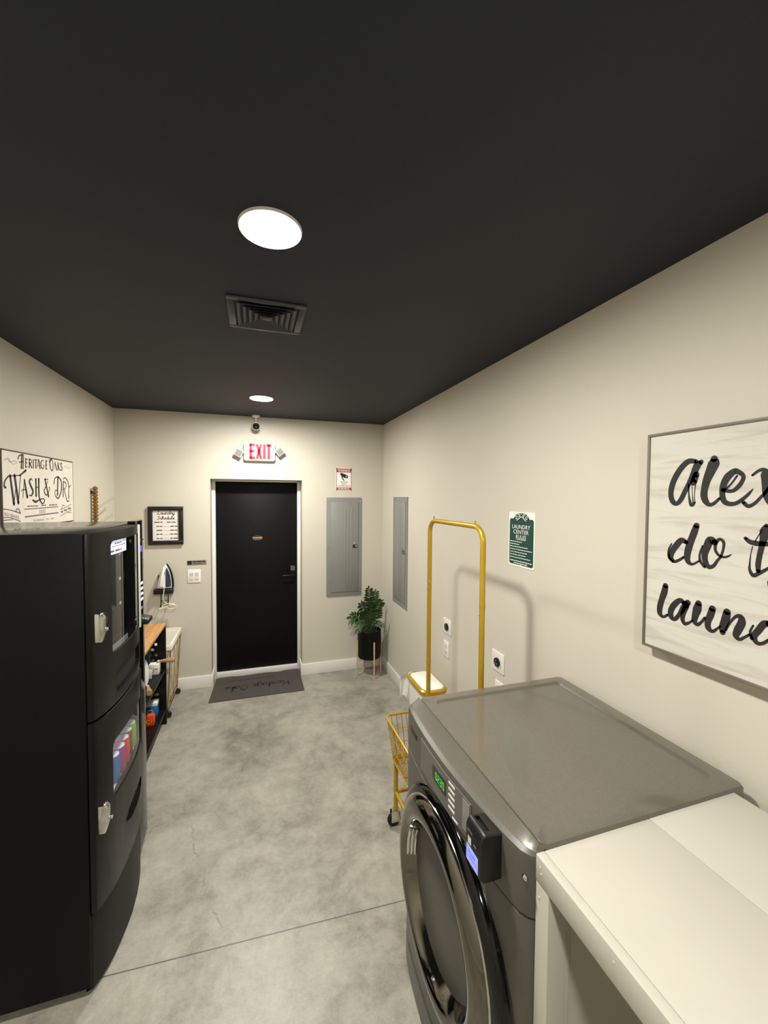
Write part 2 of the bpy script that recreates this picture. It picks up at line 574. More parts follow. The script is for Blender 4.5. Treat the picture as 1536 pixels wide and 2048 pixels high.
# black exit door with white jamb
d = thing('door_1', 'black exit door in a white frame in the back wall', 'door', (.04, DY, 0), kind='structure')
g = G()
g.box(DX0, DX0 + .034, DY - .04, DY + .03, 0, DZ).box(DX1 - .034, DX1, DY - .04, DY + .03, 0, DZ).box(DX0 + .034, DX1 - .034, DY - .04, DY + .03, DZ - .02, DZ)
g.build('door_frame', M['trimwhite'], d, bevel=.004)
G().box(DX0 + .034, DX1 - .034, DY, DY + .035, .062, DZ - .022).build('door_slab', M['blackdoor'], d, bevel=.002)
G().box(DX0 + .034, DX1 - .034, DY - .03, DY + .03, 0, .058).build('threshold', M['trimwhite'], d, bevel=.004)
hx = .405
lv = G().box(hx - .033, hx + .033, DY - .02, DY, 1.085, 1.17).build('keypad_lock', M['darkbronze'], d, bevel=.008)
g = G()
for i in range(3):
    for j in range(3):
        g.box(hx - .022 + j * .017, hx - .012 + j * .017, DY - .023, DY - .019, 1.115 + i * .016, 1.125 + i * .016)
g.build('key_button', M['greymetal'], lv)
g = G().cyl((hx, DY, 1.065), (hx, DY - .012, 1.065), .03).tube([(hx, DY - .01, 1.065), (hx, DY - .05, 1.065), (hx - .02, DY - .057, 1.065), (hx - .11, DY - .055, 1.062)], [.011, .011, .011, .008], 12)
g.build('lever_handle', M['darkbronze'], d)

# ---------------------------------------------------------------- ceiling: lamps, register, camera
def downlight(x, y, label, lens='lens'):
    t = thing('ceiling_light', label, 'ceiling light', (x, y, H), 'round flush ceiling lights')
    G().lathe([(.095, 0), (.0945, -.005), (.093, -.0075), (.0905, -.0075), (.090, -.005)], (x, y, H), n=48).build('trim_ring', M['whiteplastic'], t)
    G().lathe([(.0903, -.0055), (.04, -.0085), (0, -.009)], (x, y, H), n=48).build('lamp_lens', M[lens], t)
    return t
L1 = downlight(.052, 1.315, 'large bright round ceiling light nearest the viewer, before the air vent')
downlight(.063, 3.553, 'smaller looking round ceiling light near the back wall above the exit sign', 'lens2')
downlight(.055, -.92, 'round ceiling light behind the viewer')

vx0, vx1, vy0, vy1 = -.105, .220, 1.783, 2.103
t = thing('air_vent', 'square charcoal louvred air vent between the two ceiling lights', 'vent', (.0575, 1.943, H))
g = G()
fw = .030
for a in ((vx0, vx1, vy0, vy0 + fw), (vx0, vx1, vy1 - fw, vy1), (vx0, vx0 + fw, vy0 + fw, vy1 - fw), (vx1 - fw, vx1, vy0 + fw, vy1 - fw)):
    g.box(*a, H - .008, H)
g.build('frame', M['vent'], t, bevel=.003)
G().box(vx0 + .01, vx1 - .01, vy0 + .01, vy1 - .01, H - .002, H).build('duct_backing', M['cavity'], t)
cxv, cyv = (vx0 + vx1) / 2, (vy0 + vy1) / 2
for k in range(5):
    r0 = .122 - k * .024
    r1 = r0 - .017
    g = G()
    q0 = [(-r0, -r0), (r0, -r0), (r0, r0), (-r0, r0)]
    q1 = [(-r1, -r1), (r1, -r1), (r1, r1), (-r1, r1)]
    for i in range(4):
        j = (i + 1) % 4
        a, b, c, e = q0[i], q0[j], q1[j], q1[i]
        vs = []
        for (p, z) in ((a, -.016), (b, -.016), (c, -.004), (e, -.004)):
            vs.append((cxv + p[0], cyv + p[1], H + z))
        vs += [(v[0], v[1], v[2] + .0015) for v in vs]
        g.add(vs, [(0, 1, 2, 3), (7, 6, 5, 4), (0, 4, 5, 1), (1, 5, 6, 2), (2, 6, 7, 3), (3, 7, 4, 0)])
    g.build('louver', M['vent'], t, smooth=False)
G().box(cxv - .02, cxv + .02, cyv - .02, cyv + .02, H - .014, H - .004).build('louver', M['vent'], t, bevel=.002)

cxx, cyy = .023, 4.335
t = thing('security_camera', 'white bullet security camera on the ceiling above the exit sign', 'camera', (cxx, cyy, H))
G().lathe([(0, 0), (.038, 0), (.038, -.008), (.030, -.016), (.014, -.022), (0, -.022)], (cxx, cyy, H), n=28).build('mount_base', M['whiteplastic'], t)
G().tube([(cxx, cyy, H - .02), (cxx, cyy, H - .05), (cxx, cyy - .012, H - .075)], .009, 12).build('arm', M['whiteplastic'], t)
ax = Vector((0, -1, -.42)).normalized()
c0 = Vector((cxx, cyy - .012, H - .098))
G().lathe([(0, -.05), (.026, -.048), (.036, -.035), (.038, .0), (.038, .052), (.036, .056), (.033, .050)], c0, ax, 28).build('body', M['whiteplastic'], t)
fo = G().lathe([(0, .053), (.033, .053)], c0, ax, 28).build('face_glass', M['gloss'], t)
G().lathe([(.014, .0535), (.012, .058), (.008, .056), (0, .055)], c0, ax, 20).build('camera_lens', M['smoke'], fo)

# ---------------------------------------------------------------- back wall signs and fittings
t = thing('exit_sign', 'lit red EXIT sign with two emergency lamp heads above the door', 'exit sign', (.056, YB, 2.29))
G().prism(rrect(-.097, .209, 2.288, 2.472, .022), mY, YB, YB - .048).build('housing', M['offwhite'], t, bevel=.006)
f = onY(YB - .0488)
def EX(g, pts, wd=.026):
    return g.ribbon([(a, b, wd) for a, b in pts], f, sub=1, cap=False)
g = G()
z0, z1 = 2.308, 2.456
for a in ([(-.030, z0), (-.030, z1)], [(-.040, z1 - .008), (.012, z1 - .008)], [(-.040, 2.384), (.006, 2.384)], [(-.040, z0 + .008), (.012, z0 + .008)],
          [(.030, z1), (.072, z0)], [(.072, z1), (.030, z0)], [(.103, z0), (.103, z1)], [(.147, z0), (.147, z1)], [(.122, z1 - .008), (.172, z1 - .008)]):
    EX(g, a)
g.build('exit_lettering', M['exitred'], t, recalc=False)
for sx, cxl, czl, rot in ((1, .255, 2.386, radians(38)), (-1, -.143, 2.362, radians(-28))):
    Rm = Matrix.Rotation(-rot, 3, 'Y')
    hc = Vector((cxl, YB - .045, czl))
    def hp(u, v, dd, Rm=Rm, hc=hc):
        return hc + Rm @ Vector((u, dd, v))
    hd = G().prism(rrect(-.038, .038, -.038, .038, .008), hp, .028, -.022).build('lamp_head', M['offwhite'], t, bevel=.004)
    G().prism(rrect(-.031, .031, -.031, .031, .004), hp, -.021, -.024).build('lamp_lens', M['lensgrey'], hd)
    g = G()
    for k in range(5):
        g.add([hp(u, v, -.0246) for u, v in ((-.029, -.026 + k * .012), (.029, -.026 + k * .012), (.029, -.022 + k * .012), (-.029, -.022 + k * .012))], [(0, 1, 2, 3)])
    g.build('lens_rib', M['greymetal'], hd)
    ex = .209 if sx > 0 else -.097
    G().cyl((ex - sx * .004, YB - .03, 2.378), (cxl - sx * .030, YB - .03, czl + .004), .011).build('swivel_neck', M['whiteplastic'], t)

t = thing('warning_sign', 'small red and white surveillance warning sign above the grey panel', 'sign', (.939, YB, 2.0))
pu0, pu1, pv0, pv1 = .853, 1.026, 2.0, 2.241
G().prism(rrect(pu0, pu1, pv0, pv1, .006), mY, YB, YB - .003).build('plate', M['signwhite'], t)
f = onY(YB - .0036)
g = G().poly([f(pu0 + .003, pv1 - .046), f(pu1 - .003, pv1 - .046), f(pu1 - .003, pv1 - .005), f(pu0 + .003, pv1 - .005)])
g.poly([f(pu0 + .003, pv0 + .004), f(pu1 - .003, pv0 + .004), f(pu1 - .003, pv0 + .030), f(pu0 + .003, pv0 + .030)])
g.ribbon([(pu0 + .006, pv0 + .01, .005), (pu0 + .006, pv1 - .01, .005)], f).ribbon([(pu1 - .006, pv0 + .01, .005), (pu1 - .006, pv1 - .01, .005)], f)
g.build('red_band', M['red'], t, recalc=False)
f = onY(YB - .0044)
G().text('WARNING', f, pu0 + .016, pu1 - .016, pv1 - .040, pv1 - .012).build('warning_word', M['signwhite'], t, recalc=False)
G().dashes(f, pu0 + .025, pu1 - .02, pv0 + .017, .008, 3).build('footer_line', M['signwhite'], t, recalc=False)
for wd, q in (('24 HOUR', (.896, .982, 2.083, 2.098)), ('VIDEO', (.908, .970, 2.062, 2.076)), ('SURVEILLANCE', (.868, 1.010, 2.040, 2.055))):
    G().text(wd, f, *q).build('black_lettering', M['ink'], t, recalc=False)
g = G()
g.poly([f(*p) for p in ((.892, 2.176), (.908, 2.190), (.968, 2.170), (.984, 2.158), (.986, 2.142), (.974, 2.132), (.955, 2.134), (.940, 2.137), (.916, 2.152))])
g.ribbon([(.918, 2.152, .012), (.920, 2.135, .012), (.930, 2.118, .010), (.940, 2.111, .012)], f)
g.build('camera_pictogram', M['ink'], t, recalc=False)
f = onY(YB - .005)
G().poly([f(.9665 + .011 * cos(k * pi / 8), 2.151 + .011 * sin(k * pi / 8)) for k in range(16)]).build('camera_mark', M['greymetal'], t, recalc=False)
for u, v in ((pu0 + .004, pv0 + .004), (pu1 - .004, pv0 + .004), (pu0 + .004, pv1 - .004), (pu1 - .004, pv1 - .004)):
    G().cyl((u, YB - .003, v), (u, YB - .007, v), .005, n=12).build('corner_screw', M['rust'], t)

def elec_panel(fm, sgn, base, u0, u1, v0, v1, latch_left, label, loc):
    """grey flush breaker panel; fm(u, v, d): d is the distance off the wall"""
    t = thing('electrical_panel', label, 'electrical panel', loc, 'grey breaker panels')
    G().prism(rrect(u0, u1, v0, v1, .010), fm, 0, .010).build('cover', M['greymetal'], t, bevel=.004)
    s = 1 if u1 > u0 else -1
    iu0, iu1 = u0 + s * .048, u1 - s * .036
    iv0, iv1 = v0 + .045, v1 - .050
    G().prism([(iu0, iv0), (iu1, iv0), (iu1, iv1), (iu0, iv1)], fm, .009, .0165).build('panel_door', M['greymetal'], t, bevel=.003)
    for k in (.52, .62, .74):
        uu = iu0 + (iu1 - iu0) * k
        G().prism([(uu - .007, iv0 + .05), (uu + .007, iv0 + .05), (uu + .007, iv1 - .05), (uu - .007, iv1 - .05)], fm, .016, .0185).build('pressed_rib', M['greymetal'], t, bevel=.002)
    lu = iu1 - s * .038
    lz = v0 + (v1 - v0) * .505
    la = G().prism([(lu - .027, lz - .017), (lu + .027, lz - .017), (lu + .027, lz + .017), (lu - .027, lz + .017)], fm, .016, .022).build('latch', M['blackplastic'], t, bevel=.003)
    G().prism([(lu, lz - .012), (lu + s * .022, lz - .012), (lu + s * .022, lz + .012), (lu, lz + .012)], fm, .0215, .025).build('latch_slide', M['greymetal'], la, bevel=.002)
    a, b = fm(lu - s * .012, lz + .036, .016), fm(lu - s * .012, lz + .036, .024)
    G().cyl(a, b, .009, n=14).build('lock', M['screw'], t)
    for u in (u0 + s * .018, u1 - s * .016):
        for v in (v0 + .04, (v0 + v1) / 2, v1 - .04):
            G().cyl(fm(u, v, .009), fm(u, v, .0135), .006, n=12).build('cover_screw', M['screw'], t)
    return t
elec_panel(lambda u, v, dd: (u, YB - dd, v), 1, YB, .747, 1.139, .835, 1.921, False, 'grey breaker panel on the back wall above the potted plant', (.943, YB, .835))
elec_panel(lambda u, v, dd: (XR - dd, u, v), 1, XR, 4.018, 3.612, .850, 1.930, False, 'grey breaker panel on the right wall beside the corner', (XR, 3.815, .850))

# framed laundry schedule
u0, u1, v0, v1 = -.966, -.660, 1.455, 1.824
t = thing('framed_notice', 'black framed Laundry Schedule notice left of the door', 'framed sign', ((u0 + u1) / 2, YB, v0))
g = G()
b = .040
for a in ((u0, u1, v0, v0 + b), (u0, u1, v1 - b, v1), (u0, u0 + b, v0 + b, v1 - b), (u1 - b, u1, v0 + b, v1 - b)):
    g.box(a[0], a[1], YB - .030, YB, a[2], a[3])
g.build('picture_frame', M['blackplastic'], t, bevel=.003)
pp = G().box(u0 + b - .002, u1 - b + .002, YB - .014, YB - .002, v0 + b - .002, v1 - b + .002).build('paper', M['paper'], t)

# one-stroke script alphabet (unit x-height 1, ascender 2)
SCR = {
 'L': (1.3, [[(.95, 1.75), (.75, 2.0), (.5, 1.7), (.45, .9), (.3, .15), (.05, .1), (.1, .3), (.6, .1), (1.2, .1)]]),
 'S': (1.2, [[(1.1, 1.75), (.8, 2.0), (.45, 1.75), (.5, 1.35), (.9, .95), (.95, .35), (.5, 0), (.1, .2), (.2, .5)]]),
 'H': (1.5, [[(.05, 1.5), (.3, 1.9), (.35, 1.2), (.25, 0)], [(1.3, 2.0), (1.05, 1.1), (1.05, .2), (1.4, .1)], [(.1, .9), (.7, 1.1), (1.3, 1.0)]]),
 'O': (1.4, [[(.9, 1.9), (.35, 1.6), (.1, .8), (.4, .05), (.95, .1), (1.25, .9), (1.0, 1.7), (.6, 1.75), (.7, 1.4), (1.4, 1.6)]]),
 'a': (1.0, [[(.75, .85), (.4, 1.0), (.1, .5), (.3, .02), (.7, .5), (.78, .95), (.72, .3), (.85, .02), (1.05, .25)]]),
 'u': (1.0, [[(.0, .6), (.15, .95), (.12, .3), (.35, .02), (.65, .4), (.72, .95), (.7, .25), (.85, .02), (1.05, .25)]]),
 'n': (1.0, [[(.0, .7), (.15, .95), (.12, 0)], [(.12, .45), (.45, .98), (.65, .8), (.65, .2), (.85, .02), (1.05, .25)]]),
 'd': (1.0, [[(.75, .85), (.4, 1.0), (.1, .5), (.3, .02), (.7, .5), (.85, 2.0)], [(.85, 2.0), (.72, .3), (.85, .02), (1.05, .25)]]),
 'r': (.7, [[(.0, .6), (.2, 1.05), (.25, .85), (.5, .9), (.45, .3), (.55, .02), (.75, .2)]]),
 'y': (.9, [[(.0, .6), (.15, .95), (.15, .35), (.4, .1), (.65, .5), (.72, .95)], [(.72, .95), (.6, -.2), (.3, -.75), (.1, -.5), (.5, -.1), (.95, .25)]]),
 'c': (.8, [[(.7, .8), (.45, 1.0), (.12, .5), (.35, .02), (.85, .25)]]),
 'h': (1.0, [[(.0, .4), (.45, 1.7), (.3, 2.0), (.15, 1.2), (.1, 0)], [(.1, .4), (.45, .95), (.65, .75), (.65, .2), (.85, .02), (1.05, .25)]]),
 'e': (.8, [[(.0, .3), (.5, .6), (.5, .95), (.25, .9), (.12, .4), (.35, .02), (.85, .25)]]),
 'l': (.6, [[(.0, .3), (.45, 1.6), (.3, 2.0), (.15, 1.3), (.2, .2), (.4, .02), (.65, .25)]]),
 'i': (.5, [[(.0, .4), (.2, .95), (.18, .2), (.35, .02), (.55, .25)], [(.25, 1.35), (.28, 1.4)]]),
 't': (.6, [[(.0, .4), (.3, 1.7), (.2, .3), (.35, .02), (.6, .25)], [(.0, 1.15), (.5, 1.2)]]),
 'g': (.9, [[(.7, .85), (.4, 1.0), (.1, .5), (.3, .05), (.7, .5), (.75, .95)], [(.75, .95), (.6, -.3), (.3, -.75), (.1, -.5), (.5, -.1), (.95, .25)]]),
 'k': (.9, [[(.0, .4), (.4, 1.7), (.25, 2.0), (.15, 1.2), (.1, 0)], [(.1, .45), (.5, .95), (.55, .65), (.2, .5), (.6, .05), (.9, .2)]]),
 's': (.7, [[(.0, .3), (.35, 1.0), (.5, .5), (.4, .05), (.1, .1), (.7, .2)]]),
}
def script(g, word, fn, u0, u1, v, xh, wd):
    """handwriting along u0..u1 with its base line at v"""
    W = sum(SCR[c][0] if c != ' ' else .7 for c in word)
    k = (u1 - u0) / W
    x = 0
    for c in word:
        if c == ' ':
            x += .7
            continue
        aw, ss = SCR[c]
        for st in ss:
            g.ribbon([(u0 + (x + p[0]) * k, v + p[1] * xh, wd) for p in st], fn, sub=3)
        x += aw
    return g
f = onY(YB - .0148)
for wd, vv in (('Laundry', 1.748), ('Schedule', 1.700)):
    script(G(), wd, f, -.888, -.735, vv, .016, .0045).build('title_word', M['ink'], pp, recalc=False)
for i, vv in enumerate((1.672, 1.632, 1.594, 1.556, 1.516)):
    f2 = onY(YB - .0147)
    G().dashes(f2, -.900 + (.006 if i else -.012), -.842, vv, .0085, i).build('schedule_word', M['ink'], pp, recalc=False)
    if i:
        G().dashes(f2, -.832, -.780, vv - .003, .0022, i + 20).build('leader_dots', M['ink'], pp, recalc=False)
    G().dashes(f2, -.775 if i else -.805, -.712, vv, .0085, i + 10).build('schedule_word', M['ink'], pp, recalc=False)

# pewter label above the light switch
t = thing('label_plate', 'small pewter label plate above the light switch', 'label', (-.5445, YB, 1.24))
G().box(-.633, -.456, YB - .002, YB, 1.243, 1.289).build('plate', M['greyplate'], t)
f = onY(YB - .0026)
g = G().poly([f(*p) for p in ((-.627, 1.248), (-.590, 1.248), (-.590, 1.285), (-.627, 1.285))])
g.build('dark_square', M['ink'], t, recalc=False)
for L, vv, hh, sd in ((-.462, 1.277, .011, 4), (-.490, 1.257, .005, 7)):
    G().dashes(f, -.580, L, vv, hh, sd).build('print_line', M['ink'], t, recalc=False)

t = thing('light_switch', 'white two gang rocker light switch left of the door', 'light switch', (-.568, YB, 1.068))
G().prism(rrect(-.629, -.508, 1.068, 1.198, .006), mY, YB, YB - .007).build('wall_plate', M['whiteplastic'], t, bevel=.002)
for u in (-.592, -.545):
    g = G()
    y0, y1 = YB - .006, YB - .0095
    g.add([(u - .017, y0, 1.100), (u + .017, y0, 1.100), (u + .017, y0, 1.166), (u - .017, y0, 1.166),
           (u - .017, y1 - .003, 1.100), (u + .017, y1 - .003, 1.100), (u + .017, y1 + .002, 1.133), (u - .017, y1 + .002, 1.133), (u + .017, y1, 1.166), (u - .017, y1, 1.166)],
          [(4, 5, 6, 7), (7, 6, 8, 9), (0, 4, 7, 9, 3), (1, 2, 8, 6, 5), (0, 1, 5, 4), (3, 9, 8, 2)])
    g.build('rocker', M['offwhite'], t, smooth=False)

# iron standing in its wall holder
ix, iz = -.815, 1.0
t = thing('iron_holder', 'black wall bracket with wire hooks holding the iron', 'holder', (ix, YB, .86))
G().box(ix - .105, ix + .065, YB - .065, YB, .982, 1.032).build('tray', M['blackplastic'], t, bevel=.008)
G().box(ix - .075, ix + .045, YB - .012, YB, 1.03, 1.16).build('back_plate', M['blackplastic'], t, bevel=.004)
for u in (ix - .045, ix + .018):
    G().tube([(u, YB - .03, .985), (u, YB - .03, .88), (u, YB - .04, .862), (u, YB - .06, .862), (u, YB - .068, .880)], .004, 8).build('wire_hook', M['darkbronze'], t)
G().tube([(ix - .045, YB - .03, .915), (ix + .018, YB - .03, .915)], .003, 8).build('wire_brace', M['darkbronze'], t)
t = thing('clothes_iron', 'white and dark blue clothes iron standing upright in the wall holder', 'iron', (ix, YB - .05, 1.033))
def iron_outline(k, x0=0.0, side=0):
    L, W = .235 * (.85 + .15 * k), .062 * k
    pts = []
    n = 12
    for i in range(n + 1):
        a = i / n
        pts.append((x0 + W * (1 - a ** 2.2) ** .9 * (1 if a < .999 else 0), 1.037 + L * a))
    left = [(x0 - (p[0] - x0), p[1]) for p in pts[:-1]][::-1]
    if side > 0:
        return pts + [(x0, 1.037)]
    return pts + left
lean = lambda u, v, dd: (ix + u + .010 * (v - 1.03) / .23, YB - dd, v)
G().prism(iron_outline(1.10), lean, .022, .034).build('soleplate', M['darkbronze'], t, bevel=.003)
G().prism(iron_outline(.98, -.010), lean, .034, .052).build('skirt', M['whiteplastic'], t, bevel=.004)
G().prism([(p[0] * .82 + .002, 1.055 + (p[1] - 1.037) * .80) for p in iron_outline(.9, 0, 1)], lean, .050, .074).build('water_tank', M['ironblue'], t, bevel=.006)
g = G().prism([(p[0] * .42 - .024, 1.040 + (p[1] - 1.037) * .90) for p in iron_outline(.95)], lean, .050, .078)
g.build('body', M['whiteplastic'], t, bevel=.008)
G().tube([lean(-.026, 1.055, .074), lean(-.028, 1.075, .115), lean(-.024, 1.15, .118), lean(-.016, 1.215, .100), lean(-.008, 1.235, .074)], [.012, .013, .012, .011, .008], 10).build('handle', M['whiteplastic'], t)
G().cyl(lean(-.022, 1.185, .078), lean(-.022, 1.185, .086), .014).build('dial', M['greymetal'], t)
pts = [lean(-.01, 1.042, .06)]
pts += [(ix - .01, YB - .085, 1.00), (ix - .02, YB - .085, .94), (ix + .005, YB - .08, .90)]
G().tube([(-.862 + .0, YB - .075, .845), (-.835, YB - .078, .853), (-.80, YB - .080, .866), (-.765, YB - .078, .882), (-.735, YB - .075, .888)], [.009, .008, .006, .006, .005], 8).build('cord', M['cream'], t)
g = G().tube([(ix + .012 + .055 * cos(a * pi / 10) + .02, YB - .078, .867 + .026 * sin(a * pi / 10)) for a in range(20)], .0042, 6, closed=True)
g.tube([(ix + .03 + .04 * cos(a * pi / 10) + .025, YB - .086, .862 + .020 * sin(a * pi / 10)) for a in range(20)], .0042, 6, closed=True)
g.tube(pts + [(ix + .012, YB - .079, .893)], .0035, 6)
g.build('cord', M['cream'], t)

# door sign
t = thing('door_sign', 'small oval sign in copper print on the black door', 'sign', (.035, DY, 1.45))
f = onY(DY - .0024)
G().prism([(.035 + .056 * cos(k * pi / 14), 1.479 + .026 * sin(k * pi / 14)) for k in range(28)], mY, DY, DY - .0018).build('plate', M['ink'], t)
g = G().ribbon([(.035 + .050 * cos(k * pi / 14), 1.479 + .022 * sin(k * pi / 14), .0025) for k in range(15)], f, sub=2)
g.ribbon([(.035 + .050 * cos(k * pi / 14 + pi), 1.479 + .022 * sin(k * pi / 14 + pi), .0025) for k in range(15)], f, sub=2)
g.build('border', M['copper'], t, recalc=False)
g = G()
for i, a in enumerate(([-.012, 1.482], [.006, 1.482], [.022, 1.482], [.038, 1.482], [.054, 1.482], [.068, 1.482])):
    g.ribbon([(a[0], a[1] + .006, .003), (a[0] + .004, a[1] - .007, .003), (a[0] + .008, a[1] + .003, .003), (a[0] + .014, a[1] - .004 * (i % 2), .003)], f, sub=3)
g.build('lettering', M['cream'], t, recalc=False)
G().dashes(f, .0, .07, 1.466, .005, 2).build('print_line', M['copper'], t, recalc=False)

# door mat
t = thing('door_mat', 'charcoal door mat with Heritage Oaks lettering in front of the black door', 'mat', (.03, 4.3, 0))
rn = random.Random(5)
far = [(.478 - .9 * k / 24, 4.562 + .008 * sin(k * .7) + rn.uniform(-.006, .006)) for k in range(25)]
G().prism([(-.414, 4.043), (.470, 4.041)] + [(min(p[0], .468), p[1]) for p in far if p[0] > -.412], mZ, 0, .008).build('pile', M['mat'], t)
f = onZ(.0086)
g = G()
script(g, 'Heritage Oaks', f, .345, -.285, 4.320, -.060, .0085)
g.ribbon([(.345, 4.33, .005), (.400, 4.315, .004)], f)
g.build('lettering', M['matink'], t, recalc=False)
G().dashes(f, .20, -.27, 4.445, .012, 3).build('small_lettering', M['matink'], t, recalc=False)

# ---------------------------------------------------------------- right wall
t = thing('rules_sign', 'green and white Laundry Center Rules sign on the right wall', 'sign', (XR, 1.888, 1.548))
u0, u1, v0, v1 = 2.000, 1.776, 1.549, 1.851
G().prism(rrect(u1, u0, v0, v1, .012), mX, XR, XR - .003).build('plate', M['signwhite'], t)
f = onX(XR - .0036)
cu = (u0 + u1) / 2
pts = [p for p in rrect(u1 + .008, u0 - .008, v0 + .010, v1 - .038, .012)]
G().poly([f(*p) for p in pts]).poly([f(cu + .068 * cos(k * pi / 20), v1 - .040 + .034 * sin(k * pi / 20)) for k in range(21)]).build('green_field', M['signgreen'], t, recalc=False)
f = onX(XR - .0042)
for wd, q in (('LAUNDRY', (cu + .080, cu - .076, 1.758, 1.780)), ('CENTER', (cu + .068, cu - .064, 1.730, 1.752)), ('RULES', (cu + .045, cu - .043, 1.704, 1.724))):
    G().text(wd, f, *q).build('title_word', M['signwhite'], t, recalc=False)
G().ribbon([(cu + .044, 1.699, .003), (cu - .042, 1.699, .003)], f).build('underline', M['signwhite'], t, recalc=False)
for i, (L, vv) in enumerate(((.105, 1.686), (.083, 1.672), (.156, 1.658), (.19, 1.643), (.15, 1.628), (.143, 1.613), (.178, 1.598))):
    G().dashes(f, u0 - .016, u0 - .016 - L, vv, .0038, i).build('rule_line', M['signwhite'], t, recalc=False)
for q in ((u0 - .016, u1 + .018, 1.579, .005, 31), (u0 - .050, u1 + .05, 1.567, .0045, 32)):
    G().dashes(f, *q).build('footer_line', M['signwhite'], t, recalc=False)
g = G()
G().poly([f(cu + .005 * cos(k * pi / 6), 1.5585 + .005 * sin(k * pi / 6)) for k in range(12)]).build('screw_hole', M['signwhite'], t, recalc=False)
for s in (-1, 1):
    for r, a, b in ((.0125, .021, .010), (.0135, .046, -.001)):
        ccx, ccy = cu + s * a, v1 - .032 + b
        g.ribbon([(ccx + s * (r - .0010 * k) * cos(.5 + k * .55), ccy + (r - .0010 * k) * sin(.5 + k * .55) * .9, .0042) for k in range(11)], f, sub=3)
    g.ribbon([(cu, v1 - .024, .004), (cu + s * .02, v1 - .036, .004), (cu + s * .04, v1 - .047, .004)], f)
g.build('scroll_ornament', M['signwhite'], t, recalc=False)
G().cyl((XR - .003, cu, v1 - .010), (XR - .006, cu, v1 - .010), .005, n=12).build('screw', M['screw'], t)

def dryer_outlet(u0, u1, v0, v1, label):
    t = thing('dryer_outlet', label, 'outlet', (XR, (u0 + u1) / 2, v0), 'black faced dryer outlets')
    G().prism(rrect(u1, u0, v0, v1, .006), mX, XR, XR - .006).build('wall_plate', M['whiteplastic'], t, bevel=.002)
    c = (XR - .006, (u0 + u1) / 2, (v0 + v1) / 2 - .002)
    r = G().lathe([(0, -.012), (.022, -.012), (.0265, -.010), (.027, .0)], c, (1, 0, 0), 28).build('receptacle', M['blackplastic'], t)
    g = G()
    for a in (90, 210, 330):
        yy, zz = c[1] + .012 * cos(radians(a)), c[2] + .012 * sin(radians(a))
        g.box(c[0] - .0128, c[0] - .0115, yy - .002, yy + .002, zz - .005, zz + .005)
    g.build('slot', M['greymetal'], r)
    return t
def duplex(u0, u1, v0, v1, label):
    t = thing('wall_outlet', label, 'outlet', (XR, (u0 + u1) / 2, v0), 'white duplex outlets')
    G().prism(rrect(u1, u0, v0, v1, .005), mX, XR, XR - .006).build('wall_plate', M['whiteplastic'], t, bevel=.002)
    cy = (u0 + u1) / 2
    for dz in (-.023, .023):
        zc = (v0 + v1) / 2 + dz
        s = G().prism(rrect(cy - .017, cy + .017, zc - .015, zc + .015, .010), mX, XR - .005, XR - .008).build('socket', M['offwhite'], t)
        g = G().box(XR - .0085, XR - .0079, cy - .008, cy - .006, zc - .004, zc + .006).box(XR - .0085, XR - .0079, cy + .006, cy + .008, zc - .004, zc + .006).box(XR - .0085, XR - .0079, cy - .002, cy + .002, zc - .010, zc - .007)
        g.build('slot', M['ink'], s)
    return t
dryer_outlet(2.824, 2.698, .896, 1.009, 'dryer outlet with black face above the far duplex outlet')
duplex(2.819, 2.733, .716, .836, 'white duplex outlet directly below the far dryer outlet')
dryer_outlet(2.151, 2.026, .886, 1.007, 'dryer outlet with black face nearest the washer')
duplex(2.112, 2.032, .712, .832, 'white duplex outlet half hidden behind the washer top')

